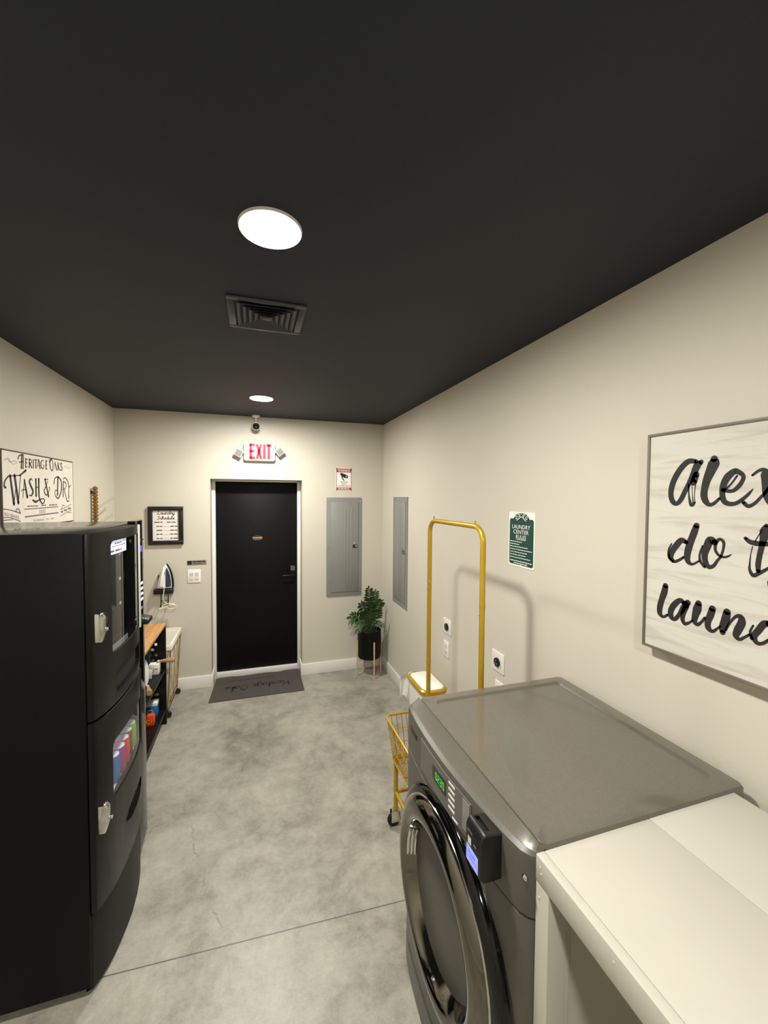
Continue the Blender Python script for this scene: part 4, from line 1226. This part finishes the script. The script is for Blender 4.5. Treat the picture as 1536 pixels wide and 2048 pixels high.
# ---------------------------------------------------------------- vending machine
VY0, VY1, VX, VB, VZ = 1.770, 2.545, -.606, -1.225, 1.784
VT = [(1.776, -.600), (1.782, -.586), (1.80, -.577), (1.85, -.560), (1.90, -.550), (1.95, -.544), (2.014, -.539), (2.08, -.5365), (2.16, -.537), (2.22, -.541), (2.28, -.5485), (2.325, -.557), (2.332, -.566)]
vfx = lambda y: interp(VT, y)
t = thing('vending_machine', 'tall black snack and drink vending machine on the left', 'vending machine', (-.9, 2.15, 0))
cab = G().box(VB, VX, VY0, VY1, .03, VZ).build('cabinet', M['cabinet'], t, bevel=.004)
cut(cab, G().box(-1.0, -.5, 1.87, 2.31, 1.27, 1.755))
cut(cab, G().box(-.665, -.5, 1.87, 2.31, .68, .935))
G().box(VB, VX - .002, VY0 + .003, VY1 - .003, VZ - .0005, VZ + .0025).build('top_cover', M['cabtop'], t, bevel=.001)
def vdoor(z0, z1, name, m, inset=0.0):
    poly = [(VX + .0015, VT[0][0])] + [(x - inset, y) for y, x in VT] + [(VX + .0015, VT[-1][0])]
    return G().prism(poly, mZ, z0, z1).build(name, m, t, bevel=.003, angle=20)
ud = vdoor(1.068, VZ, 'snack_door', M['doorskin'])
ld = vdoor(.318, 1.058, 'drink_door', M['doorskin'])
cut(ud, G().prism(rrect(1.895, 2.308, 1.282, 1.742, .022), mX, -.62, -.40))
cut(ld, G().prism(rrect(1.885, 2.300, .692, .922, .03), mX, -.62, -.40))
# delivery openings sunk into the doors
cut(ud, G().prism(rrect(1.925, 2.29, 1.105, 1.205, .012), mX, -.585, -.40))
cut(ld, G().prism([(1.99, .500), (2.06, .468), (2.18, .458), (2.28, .470), (2.30, .510), (2.24, .535), (2.12, .540), (2.03, .528)], mX, -.580, -.40))
def curved(y0, y1, z0, z1, off, n=10, th=.003):
    g = G()
    vs = []
    for k in range(n + 1):
        y = y0 + (y1 - y0) * k / n
        x = vfx(y) - off
        vs += [(x, y, z0), (x, y, z1), (x - th, y, z1), (x - th, y, z0)]
    fs = [(0, 1, 2, 3), (4 * n + 3, 4 * n + 2, 4 * n + 1, 4 * n)]
    for k in range(n):
        for i in range(4):
            j = (i + 1) % 4
            fs.append((4 * k + i, 4 * k + j, 4 * k + 4 + j, 4 * k + 4 + i))
    return g.add(vs, fs)
tag(curved(1.930, 2.285, 1.108, 1.202, .016, 10).build('delivery_flap', M['cavity'], ud), 'matte black snack delivery flap')
curved(2.0, 2.29, .478, .486, .014, 8, .01).build('can_slot_lip', M['blackmetal'], ld)
curved(1.894, 2.309, 1.281, 1.743, .004, 14, .003).build('window_pane', M['glass'], ud)
curved(1.884, 2.301, .691, .923, .004, 14, .003).build('window_pane', M['glass'], ld)
hs = curved(1.900, 2.082, 1.684, 1.740, .009, 8, .002).build('header_sheet', M['header'], ud)
fv = lambda u, v: (vfx(u) - .0082, u, v)
G().dashes(fv, 1.95, 2.02, 1.727, .006, 1).dashes(fv, 1.925, 2.07, 1.716, .003, 2).dashes(fv, 1.91, 1.945, 1.697, .008, 5).dashes(fv, 1.955, 2.02, 1.697, .009, 6).build('sheet_print', M['greyink'], hs, recalc=False)
curved(1.900, 2.09, 1.284, 1.306, .010, 8, .004).build('window_sill', M['greymetal'], ud)
G().box(-.655, -.650, 1.872, 2.308, .682, .933).build('backlight_panel', M['lightbox'], ld)
G().box(-.650, -.566, 1.872, 2.308, .6835, .6935).build('can_shelf', M['offwhite'], ld)
for z in (1.40, 1.52, 1.64):
    tr = G().box(-.96, -.625, 1.875, 2.305, z, z + .006).build('product_tray', M['blackmetal'], t)
    g = G()
    G().box(-.6248, -.6235, 2.262, 2.285, z - .003, z + .010).build('price_tag', M['paper'], tr)
# bright trim strip beside the window
g = G()
g.prism([(-.560, 2.313), (-.549, 2.313), (-.5485, 2.330), (-.5655, 2.332)], mZ, 1.262, 1.782)
g.build('trim_strip', M['offwhite'], ud, bevel=.002)
g = G().prism([(-.562, 2.318), (-.553, 2.318), (-.553, 2.329), (-.566, 2.331)], mZ, .66, 1.05)
g.build('trim_strip', M['darkbronze'], ld, bevel=.002)
# pay column
VC = [(2.3345, -.600), (2.3345, -.570), (2.36, -.566), (2.46, -.5665), (2.50, -.574), (2.535, -.590), (2.545, -.604)]
colm = G().prism([(x, y) for y, x in VC] + [(VX + .001, 2.545), (VX + .001, 2.3345)], mZ, .10, 1.798).build('pay_column', M['gloss'], t, bevel=.002, angle=20)
G().box(-.572, -.5635, 2.338, 2.462, 1.692, 1.698).build('chrome_band', M['chrome'], colm)
G().box(-.570, -.5635, 2.365, 2.425, 1.635, 1.665).build('price_display', M['bluelcd'], colm)
G().box(-.570, -.564, 2.345, 2.455, 1.585, 1.588).build('bill_slot', M['chrome'], colm)
for j in range(4):
    for i in range(3):
        yk, zk = 2.362 + i * .030, 1.378 + j * .028
        G().box(-.570, -.563, yk, yk + .015, zk, zk + .011).build('keypad_key', M['whitelit'], colm, bevel=.001)
G().prism([(2.36, 1.328), (2.43, 1.336), (2.43, 1.342), (2.36, 1.334)], mX, -.57, -.5635).build('coin_slot', M['greymetal'], colm)
cr = G().prism([(-.568, 1.266), (-.528, 1.262), (-.518, 1.270), (-.520, 1.290), (-.568, 1.302)], lambda u, v, q: (u, q, v), 2.352, 2.432).build('card_reader', M['blackplastic'], colm, bevel=.005)
for i in range(2):
    G().sphere((-.546 + i * .010, 2.354, 1.2975 - i * .002), .0028, 10, 6).build('status_light', M['green_led'], cr)
# kick plate and feet
kp = [(VX + .002, 1.779)] + [(x - .004 - .012 * abs((y - 2.1) / .35), y) for y, x in VT] + [(-.60, 2.40), (-.604, 2.54), (VX + .002, 2.54)]
G().prism(kp, mZ, .018, .310).build('kick_plate', M['kick'], t, bevel=.002, angle=20)
for x in (-.66, -1.17):
    for y in (1.83, 2.48):
        G().cyl((x, y, 0), (x, y, .032), .022).build('foot', M['rubber'], t)
for zc, par in ((1.420, ud), (.668, ld)):
    y0 = 1.792
    h = G().prism([(-.582, zc - .055), (-.556, zc - .055), (-.547, zc - .020), (-.547, zc + .038), (-.558, zc + .056), (-.582, zc + .056)], lambda u, v, q: (u, q, v), y0, y0 + .036).build('latch_handle', M['chrome'], par, bevel=.004)
    G().cyl((-.556, y0 + .030, zc - .012), (-.540, y0 + .030, zc - .012), .008, n=14).build('latch_lock', M['chrome'], h)

def can(y, x, m, lab, first=[None]):
    t = thing('drink_can', lab, 'can', (x, y, .6945), 'display cans in the vending window')
    r = .0305
    G().lathe([(0, 0), (.024, 0), (.0265, .003), (r, .012), (r, .104), (.0265, .116)], (x, y, .6945), n=24).build('can_body', m, t)
    G().lathe([(.0268, .1155), (.0275, .119), (.0262, .119), (.0245, .116), (0, .116)], (x, y, .6945), n=24).build('can_lid', M['signwhite'], t)
    return t
for k, (c, l) in enumerate((('blue', 'blue'), ('magenta', 'magenta'), ('orange', 'orange'), ('brownred', 'brown red'), ('lime', 'bright green'))):
    can(1.988 + k * .066, -.588 + .004 * sin(k * 1.3), M[c], l + ' drink can standing behind the lit lower vending window')

# ---------------------------------------------------------------- shelf unit behind the vending machine
SX0, SX1, SY0, SY1, SZ = -1.215, -.712, 2.78, 3.795, .857
t = thing('shelf_unit', 'black shelf unit with an oak top beside the wire hamper', 'shelf', ((SX0 + SX1) / 2, (SY0 + SY1) / 2, 0))
G().box(SX0, SX1, SY0, SY1, SZ - .022, SZ).build('oak_top', M['oak'], t, bevel=.003)
MZ, BZ = .475, .128
G().box(SX0 + .02, SX1 - .006, SY0 + .022, SY1 - .022, MZ - .02, MZ).build('middle_shelf', M['shelfblack'], t)
G().box(SX0 + .02, SX1 - .006, SY0 + .022, SY1 - .022, BZ - .02, BZ).build('bottom_shelf', M['shelfblack'], t)
G().box(SX0, SX0 + .015, SY0, SY1, .05, SZ - .023).build('back_panel', M['shelfblack'], t)
G().box(SX1 - .05, SX1 - .035, SY0 + .022, SY1 - .022, .0, BZ - .021).build('plinth', M['shelfblack'], t)
rn = random.Random(11)
def pebble_panel(name, y0, y1):
    """end panel: solid stiles, and a board pierced with pebble shaped holes between them"""
    fr = G()
    fr.box(SX1 - .044, SX1, y0, y1, 0, SZ - .023).box(SX0 + .015, SX0 + .07, y0, y1, 0, SZ - .023)
    fr.box(SX0 + .07, SX1 - .044, y0, y1, SZ - .060, SZ - .023).box(SX0 + .07, SX1 - .044, y0, y1, BZ - .03, BZ + .02).box(SX0 + .07, SX1 - .044, y0, y1, MZ - .02, MZ + .012)
    p = fr.build(name, M['shelfblack'], t, smooth=False)
    for (a, b) in ((BZ + .02, MZ - .02), (MZ + .012, SZ - .060)):
        x0, x1 = SX0 + .07, SX1 - .044
        outer = [(x0, a), (x1, a), (x1, b), (x0, b)]
        holes = []
        nx, nz = 9, 7
        for i in range(nx):
            for j in range(nz):
                cx = x0 + (x1 - x0) * (i + .5 + (.2 if j % 2 else -.2)) / nx
                cz = a + (b - a) * (j + .5) / nz
                rx, rz = .0178 * rn.uniform(.75, 1.15), .0165 * rn.uniform(.8, 1.15)
                rot = rn.uniform(-.6, .6)
                ph = [rn.uniform(.82, 1.08) for _ in range(8)]
                hole = []
                for k in range(8):
                    th = 2 * pi * k / 8
                    u, v = rx * ph[k] * cos(th), rz * ph[k] * sin(th)
                    hole.append((cx + u * cos(rot) - v * sin(rot), cz + u * sin(rot) + v * cos(rot)))
                if all(x0 + .004 < q[0] < x1 - .001 and a + .003 < q[1] < b - .003 for q in hole):
                    holes.append(hole)
        loops = [outer] + [h[::-1] for h in holes]
        flat = [q for l in loops for q in l]
        tri = tessellate_polygon([[Vector((q[0], q[1], 0)) for q in l] for l in loops])
        yc = (y0 + y1) / 2
        g = G().add([(q[0], yc - .004, q[1]) for q in flat], [tuple(x) for x in tri])
        g.add([(q[0], yc + .004, q[1]) for q in flat], [tuple(x) for x in tri])
        n0 = 0
        side = []
        for l in loops:
            for k in range(len(l)):
                side.append((n0 + k, n0 + (k + 1) % len(l), len(flat) + n0 + (k + 1) % len(l), len(flat) + n0 + k))
            n0 += len(l)
        m0 = len(g.v) - 2 * len(flat)
        g.f += [tuple(m0 + q for q in s) for s in side]
        g.build('pierced_board', M['shelfblack'], p, smooth=False)
    return p
pebble_panel('end_panel', SY1 - .022, SY1)
pebble_panel('end_panel', SY0, SY0 + .022)

# things on the shelves
MZ, BZ = MZ + .0008, BZ + .0008
o = thing('wall_disc', 'white round plaque standing at the front of the middle shelf', 'plaque', (-.80, 3.49, MZ))
G().lathe([(0, -.006), (.094, -.006), (.098, 0), (.094, .006), (0, .006)], (-.800, 3.47, MZ + .1), (1, 0, .10), 40).build('disc', M['signwhite'], o)
def tassel(name, label, pts, o_loc):
    o = thing(name, label, 'tassel', o_loc)
    P = [Vector(p) for p in pts]
    G().sphere(P[0], .012, 12, 8).build('wood_bead', M['lightwood'], o)
    d = (P[-1] - P[0]).normalized()
    G().lathe([(.006, 0), (.011, .012), (.010, .02), (.013, .03), (.022, .10), (.020, .112), (0, .113)], P[0] + d * .008, d, 14).build('fringe', M['jute'], o)
    return o
tassel('bead_tassel', 'jute tassel lying on the middle shelf below the white plaque', [(-.765, 3.395, MZ + .024), (-.735, 3.30, MZ + .022)], (-.755, 3.36, MZ))
o = thing('shelf_block', 'small white block with grey print on the middle shelf', 'block', (-.775, 3.69, MZ))
bx = G().box(-.817, -.742, 3.665, 3.725, MZ, MZ + .085).build('block', M['signwhite'], o, bevel=.004)
f = onY(3.6644)
g = G().ribbon([(-.795, MZ + .06, .004), (-.800, MZ + .030, .004), (-.782, MZ + .025, .004), (-.780, MZ + .058, .004)], f).dashes(f, -.772, -.752, MZ + .045, .010, 2)
g.build('print', M['greymetal'], bx, recalc=False)
tassel('bead_tassel', 'jute tassel laid across the small white block, reaching past the shelf', [(-.752, 3.694, MZ + .098), (-.650, 3.700, MZ + .097)], (-.75, 3.694, MZ + .086))
o = thing('note_card', 'pinkish white card between the plaque and the white block', 'card', (-.80, 3.60, MZ))
G().box(-.828, -.780, 3.592, 3.600, MZ, MZ + .072).build('card', M['paper'], o, bevel=.002)
o = thing('storage_box', 'deep green box standing behind the white block', 'box', (-.85, 3.73, MZ))
G().box(-.885, -.822, 3.730, 3.768, MZ, MZ + .285).build('carton', M['greenbox'], o, bevel=.004)
o = thing('detergent_box', 'blue and white detergent box on the bottom shelf', 'box', (-.80, 3.69, BZ))
bx = G().box(-.858, -.760, 3.665, 3.735, BZ, BZ + .115).build('carton', M['blue'], o, bevel=.003)
G().box(-.859, -.759, 3.664, 3.736, BZ + .088, BZ + .1165).build('lid', M['signwhite'], bx, bevel=.003)
f = onY(3.6642)
G().ribbon([(-.81 + .022 * cos(k * .6), BZ + .045 + .014 * sin(k * .6), .006) for k in range(11)], f).build('print', M['signwhite'], bx, recalc=False)
o = thing('detergent_packet', 'bright orange packet with a yellow swirl at the bottom shelf edge', 'packet', (-.79, 3.54, BZ))
bx = G().box(-.835, -.752, 3.52, 3.565, BZ, BZ + .085).build('packet', M['orange'], o, bevel=.008)
f = onY(3.5194)
G().ribbon([(-.79 + (.006 + .0018 * k) * cos(k * .7), BZ + .042 + (.006 + .0018 * k) * sin(k * .7), .005) for k in range(12)], f).build('print', M['yellow'], bx, recalc=False)

# ---------------------------------------------------------------- wire hamper in the far left corner
t = thing('laundry_hamper', 'gold wire hamper on casters with a white liner, left corner', 'hamper', (-.9, 4.11, 0))
hb = (-1.11, -.722, 3.885, 4.335)      # foot of the basket
ht = (-1.13, -.690, 3.855, 4.372)      # rim
HZ0, HZ1 = .075, .632
def hpt(u, v, k):
    return (hb[0] + (hb[1] - hb[0]) * u + k * ((ht[0] + (ht[1] - ht[0]) * u) - (hb[0] + (hb[1] - hb[0]) * u)),
            hb[2] + (hb[3] - hb[2]) * v + k * ((ht[2] + (ht[3] - ht[2]) * v) - (hb[2] + (hb[3] - hb[2]) * v)), HZ0 + (HZ1 - HZ0) * k)
inn = lambda u, v, k, e=.012: hpt(e + (1 - 2 * e) * u, e + (1 - 2 * e) * v, k)
g = G()
vs = [inn(u, v, .04) for u, v in ((0, 0), (1, 0), (1, 1), (0, 1))] + [inn(u, v, .55, .018) for u, v in ((0, 0), (1, 0), (1, 1), (0, 1))] + [inn(u, v, .985, .015) for u, v in ((0, 0), (1, 0), (1, 1), (0, 1))]
vs += [inn(u, v, .985, .035) for u, v in ((0, 0), (1, 0), (1, 1), (0, 1))] + [inn(u, v, .06, .04) for u, v in ((0, 0), (1, 0), (1, 1), (0, 1))]
fs = [(3, 2, 1, 0), (16, 17, 18, 19)]
for r in range(4):
    for k in range(4):
        q = (k + 1) % 4
        fs.append((r * 4 + k, r * 4 + q, r * 4 + 4 + q, r * 4 + 4 + k))
ln = g.add(vs, fs).build('liner', M['fabric'], t, bevel=.006)
g = G()
for (a, b) in (((0, 0), (1, 0)), ((1, 0), (1, 1)), ((1, 1), (0, 1)), ((0, 1), (0, 0))):
    p, q = Vector(hpt(*a, 1.0)), Vector(hpt(*b, 1.0))
    m = (q - p).normalized()
    s = m.cross(Vector((0, 0, 1)))
    for e in (1,):
        g.add([p + s * .008 - m * .008 + Vector((0, 0, .010)), q + s * .008 + m * .008 + Vector((0, 0, .010)), q + s * .009 + m * .008 - Vector((0, 0, .030)), p + s * .009 - m * .008 - Vector((0, 0, .030)),
               p - s * .012 + Vector((0, 0, .010)), q - s * .012 + Vector((0, 0, .010)), q - s * .010 - Vector((0, 0, .03)), p - s * .010 - Vector((0, 0, .03))],
              [(0, 1, 2, 3), (4, 7, 6, 5), (0, 4, 5, 1), (0, 3, 7, 4), (1, 5, 6, 2)])
g.build('liner_cuff', M['fabric'], ln, bevel=.003)
g = G()
for k in (0, .985):
    g.tube([hpt(u, v, k) for u, v in ((0, 0), (1, 0), (1, 1), (0, 1))], .006, 8, closed=True)
for u, v in ((0, 0), (1, 0), (1, 1), (0, 1)):
    g.tube([hpt(u, v, 0), hpt(u, v, .985)], .0055, 8)
g.build('frame', M['palegold'], t)
g = G()
def face(fn, n):
    for k in range(n):
        c, w2 = (k + .5) / n, .5 / n
        for s in (-1, 1):
            g.tube([fn(c + s * w2 * .9, 0), fn(c - s * w2 * .55, .3), fn(c - s * w2 * .1, .5), fn(c + s * w2 * .6, .75), fn(c + s * w2 * .9, .985)], .0024, 6)
face(lambda a, k: hpt(1.004, a, k), 3)
face(lambda a, k: hpt(-.004, a, k), 3)
face(lambda a, k: hpt(a, -.004, k), 3)
face(lambda a, k: hpt(a, 1.004, k), 3)
g.build('lattice_wire', M['palegold'], t)
for u, v in ((0, 0), (1, 0), (1, 1), (0, 1)):
    x, y, z = hpt(u, v, 0)
    x = min(x, -.728)
    c = G().tube([(x, y, .076), (x, y, .055), (x + .008, y, .030)], .006, 8).build('caster', M['darkbronze'], t)
    G().lathe([(0, -.011), (.022, -.011), (.026, -.007), (.026, .007), (.022, .011), (0, .011)], (x + .010, y, .0265), (0, 1, 0), 20).build('wheel', M['rubber'], c)

# ---------------------------------------------------------------- gold cart with garment rail
t = thing('laundry_cart', 'gold wire laundry cart with a tall garment rail beside the washer', 'laundry cart', (1.02, 1.96, 0))
PX, PYF, PYN, PZ = 1.018, 2.272, 1.668, 1.790
CX0, CX1, CY0, CY1 = .730, 1.306, 1.690, 2.236
KX0, KX1, KY0, KY1 = .785, 1.250, 1.725, 2.200
r = .0135
path = [(PX, PYF, .20)]
path += [(PX, PYF, PZ - .075)]
for k in range(1, 6):
    a = radians(90 * k / 6)
    path.append((PX, PYF - .075 + .075 * cos(a), PZ - .075 + .075 * sin(a)))
path.append((PX, PYF - .075, PZ))
path.append((PX, PYN + .075, PZ))
for k in range(1, 6):
    a = radians(90 * k / 6)
    path.append((PX, PYN + .075 - .075 * sin(a), PZ - .075 + .075 * cos(a)))
path += [(PX, PYN, PZ - .075), (PX, PYN, .20)]
rail = G().tube(path, r, 16).build('garment_rail', M['gold'], t)
for y in (PYF, PYN):
    for z in (1.42, .92):
        G().cyl((PX, y, z - .010), (PX, y, z + .010), .0148, n=16).build('rail_joint', M['gold'], rail)
        G().cyl((PX - .012, y, z - .045), (PX - .0155, y, z - .045), .004, n=10).build('joint_pin', M['chrome'], rail)
for y in (PYF - .055, PYN + .075):
    G().tube([(PX, y, PZ + .01), (PX, y, PZ + .018), (PX, y - .004, PZ + .023)], .0045, 8).build('hook_stub', M['gold'], rail)
bk = G()
rim = [(u, v, .645) for u, v in rrect(CX0, CX1, CY0, CY1, .035)]
bot = [(u, v, .405) for u, v in rrect(CX0 + .034, CX1 - .034, CY0 + .02, CY1 - .02, .03)]
bk.tube(rim, .0068, 8, closed=True).tube(bot, .0055, 8, closed=True)
basket = bk.build('basket_frame', M['gold'], t)
g = G()
def side(a, b, c, d, n):
    a, b, c, d = (Vector(q) for q in (a, b, c, d))
    for k in range(n + 1):
        e = k / n
        g.tube([a.lerp(b, e), c.lerp(d, e)], .0022, 6)
    for h in (.35, .68):
        g.tube([a.lerp(c, h), b.lerp(d, h)], .0024, 6)
T = lambda u, v: (CX0 + (CX1 - CX0) * u, CY0 + (CY1 - CY0) * v, .645)
Bq = lambda u, v: (CX0 + .034 + (CX1 - CX0 - .068) * u, CY0 + .02 + (CY1 - CY0 - .04) * v, .405)
e = .06
side(T(0, e), T(0, 1 - e), Bq(0, e), Bq(0, 1 - e), 16)
side(T(1, e), T(1, 1 - e), Bq(1, e), Bq(1, 1 - e), 16)
side(T(e, 0), T(1 - e, 0), Bq(e, 0), Bq(1 - e, 0), 16)
side(T(e, 1), T(1 - e, 1), Bq(e, 1), Bq(1 - e, 1), 16)
for k in range(12):
    q = .05 + .9 * k / 11
    g.tube([Bq(q, 0), Bq(q, 1)], .0022, 6)
for k in range(4):
    q = .15 + .7 * k / 3
    g.tube([Bq(0, q), Bq(1, q)], .0028, 6)
tag(g.build('basket_wire', M['gold'], basket))
for x in (KX0, KX1):
    for y in (KY0, KY1):
        G().cyl((x, y, .095), (x, y, .405), .0125, n=14).build('leg', M['gold'], t)
g = G()
for y in (KY0, KY1):
    g.cyl((KX0, y, .20), (KX1, y, .20), .011, n=12)
    g.cyl((KX0, y, .40), (KX1, y, .40), .009, n=12)
for x in (KX0, KX1):
    g.cyl((x, KY0, .20), (x, KY1, .20), .011, n=12)
for y, yk in ((PYF, KY1), (PYN, KY0)):
    g.cyl((PX, yk, .21), (PX, y, .21), .011, n=12).cyl((PX, yk, .40), (PX, y, .40), .009, n=12)
g.build('base_frame', M['gold'], t)
for x in (KX0, KX1):
    for y in (KY0, KY1):
        c = G().cyl((x, y, .098), (x, y, .088), .024, n=16).box(x - .030, x + .022, y - .018, y - .014, .030, .092).box(x - .030, x + .022, y + .014, y + .018, .030, .092).build('caster', M['chrome'], t)
        G().lathe([(0, -.011), (.034, -.011), (.040, -.006), (.040, .006), (.034, .011), (0, .011)], (x - .010, y, .0402), (0, 1, 0), 28).build('wheel', M['rubber'], c)
        G().cyl((x - .010, y - .019, .040), (x - .010, y + .019, .040), .008, n=12).build('axle', M['chrome'], c)

# ---------------------------------------------------------------- pedal bin
t = thing('trash_can', 'white trash can with a gold rimmed lid behind the gold cart', 'trash can', (1.18, 2.68, 0))
bx0, bx1, by0, by1 = 1.095, 1.285, 2.525, 2.850
def loft(layers):
    g = G()
    n = len(layers[0])
    vs = [p for l in layers for p in l]
    fs = [tuple(range(n))[::-1], tuple((len(layers) - 1) * n + k for k in range(n))]
    for r_ in range(len(layers) - 1):
        for k in range(n):
            q = (k + 1) % n
            fs.append((r_ * n + k, r_ * n + q, (r_ + 1) * n + q, (r_ + 1) * n + k))
    return g.add(vs, fs)
lay = lambda m, z, rr: [(u, v, z) for u, v in rrect(bx0 + m, bx1 - m, by0 + m, by1 - m, rr, 6)]
loft([lay(.022, 0, .04), lay(.018, .02, .045), lay(.004, .560, .055)]).build('bin_body', M['whiteplastic'], t)
loft([lay(.002, .560, .058), lay(-.006, .566, .062), lay(-.007, .588, .062), lay(.002, .596, .058)]).build('gold_rim', M['gold'], t)
loft([lay(.014, .592, .05), lay(.014, .598, .05), lay(.020, .602, .046)]).build('lid', M['signwhite'], t)
g = G()
rn = random.Random(3)
P = []
for k in range(15):
    a = k / 14
    x = bx0 + .03 + a * .11
    P.append((x, by1 - .002 + .012 + .022 * abs(sin(a * 6)), a))
vs, fs = [], []
for j in range(6):
    z = .598 - j * .038
    for k, (x, y, a) in enumerate(P):
        vs.append((x - .035 + .004 * j * (a - .6) - .035 * (1 - a) * (j > 0), y + .014 * sin(k * 1.4 + j * .9) * (j / 5) - (.02 if j == 0 else 0), z + .012 * sin(k * 2.1) * (j == 5) - (0 if j else 0)))
for j in range(5):
    for k in range(14):
        fs.append((j * 15 + k, j * 15 + k + 1, (j + 1) * 15 + k + 1, (j + 1) * 15 + k))
m0 = len(vs)
vs += [(v[0], v[1] + .0015, v[2]) for v in vs]
fs += [tuple(m0 + i for i in f_)[::-1] for f_ in fs]
g.add(vs, fs).build('bag_liner', M['signwhite'], t, angle=80)

# ---------------------------------------------------------------- plant and its stand
PCX, PCY = 1.190, 4.232
t = thing('plant_stand', 'light wooden four legged stand under the black planter', 'plant stand', (PCX, PCY, 0))
for k in range(4):
    a = radians(-83 + 90 * k)
    dx, dy = cos(a), sin(a)
    G().tube([(PCX + .139 * dx, PCY + .139 * dy, 0), (PCX + .137 * dx, PCY + .137 * dy, .385)], [.0075, .009], 10).build('leg', M['lightwood'], t)
g = G()
for k in range(2):
    a = radians(-83 + 90 * k)
    g.tube([(PCX - .136 * cos(a), PCY - .136 * sin(a), .178), (PCX + .136 * cos(a), PCY + .136 * sin(a), .178)], .0085, 8)
g.build('cross_bar', M['lightwood'], t)
t = thing('potted_plant', 'leafy green plant in a black pot in the corner', 'plant', (PCX, PCY, .188))
G().lathe([(0, .188), (.112, .188), (.121, .195), (.127, .215), (.127, .488), (.122, .492), (.119, .486), (.119, .45), (0, .45)], (PCX, PCY, 0), n=40).build('pot', M['pot'], t)
G().lathe([(.1185, .462), (.06, .470), (0, .472)], (PCX, PCY, 0), n=24).build('soil', M['soil'], t)
rn = random.Random(21)
def frond(tip, bend, lean_out, nl, m, ll=.072):
    base = Vector((PCX + rn.uniform(-.04, .04), PCY + rn.uniform(-.04, .03), .465))
    tip = Vector(tip)
    mid = base.lerp(tip, .5) + Vector(bend)
    P = []
    for k in range(13):
        s = k / 12
        P.append(base * (1 - s) ** 2 + mid * 2 * s * (1 - s) + tip * s * s)
    g = G().tube(P, [.0052 * (1 - .6 * k / 12) for k in range(13)], 7)
    fr = g.build('stem', M['stem'], t)
    g = G()
    for k in range(nl):
        s = .22 + .78 * k / (nl - 1)
        p = base * (1 - s) ** 2 + mid * 2 * s * (1 - s) + tip * s * s
        tg = ((mid - base) * (1 - s) + (tip - mid) * s).normalized()
        sidev = tg.cross(Vector((rn.uniform(-.3, .3), -1, rn.uniform(.0, .5)))).normalized()
        for sg in (-1, 1):
            if k == nl - 1 and sg == 1:
                dirv = tg
            else:
                dirv = (tg * rn.uniform(.45, .8) + sidev * sg * rn.uniform(.8, 1.0) + Vector((0, 0, rn.uniform(-.15, .1)))).normalized()
            L = ll * (1 - .45 * abs(s - .55) ** 1.2 * 1.6) * rn.uniform(.9, 1.12)
            W = L * .40
            nn = dirv.cross(sidev)
            nn = (nn if nn.length > .1 else Vector((0, -1, .3))).normalized()
            wv = dirv.cross(nn).normalized()
            rows = []
            vs = []
            for j, (a, b) in enumerate(((0, .12), (.2, .62), (.45, 1.0), (.7, .86), (.9, .42), (1.0, .05))):
                cpt = p + dirv * (L * a) - Vector((0, 0, 1)) * (L * .18 * a * a)
                vs += [cpt - wv * (W * b / 2), cpt - nn * (W * .10 * b), cpt + wv * (W * b / 2)]
            fs = []
            for j in range(5):
                fs += [(3 * j, 3 * j + 1, 3 * j + 4, 3 * j + 3), (3 * j + 1, 3 * j + 2, 3 * j + 5, 3 * j + 4)]
            n0 = len(vs)
            vs += [v + nn * .0008 for v in vs]
            fs += [tuple(n0 + q for q in f_)[::-1] for f_ in fs]
            g.add(vs, fs)
    g.build('leaflets', m, fr, recalc=False, angle=60)
frond((1.165, 4.17, .945), (.02, 0, .10), 0, 13, M['leaf'])
frond((1.245, 4.20, .900), (.03, 0, .12), 0, 12, M['leaf2'])
frond((1.065, 4.13, .800), (-.02, 0, .14), 0, 11, M['leaf'])
frond((.955, 4.13, .640), (-.03, 0, .20), 0, 11, M['leaf'])
frond((1.02, 4.09, .560), (-.03, -.02, .15), 0, 9, M['leaf2'])
frond((1.25, 4.10, .720), (.02, -.03, .10), 0, 10, M['leaf'])
frond((1.165, 4.08, .740), (.0, -.03, .06), 0, 11, M['leaf'])
frond((1.335, 4.20, .525), (.03, -.01, .10), 0, 7, M['leaf2'], .045)
frond((1.305, 4.20, .790), (.03, .0, .12), 0, 11, M['leaf'])
frond((1.10, 4.15, .690), (-.02, 0, .10), 0, 11, M['leaf'])
frond((1.185, 4.14, .835), (.0, 0, .10), 0, 12, M['leaf'])
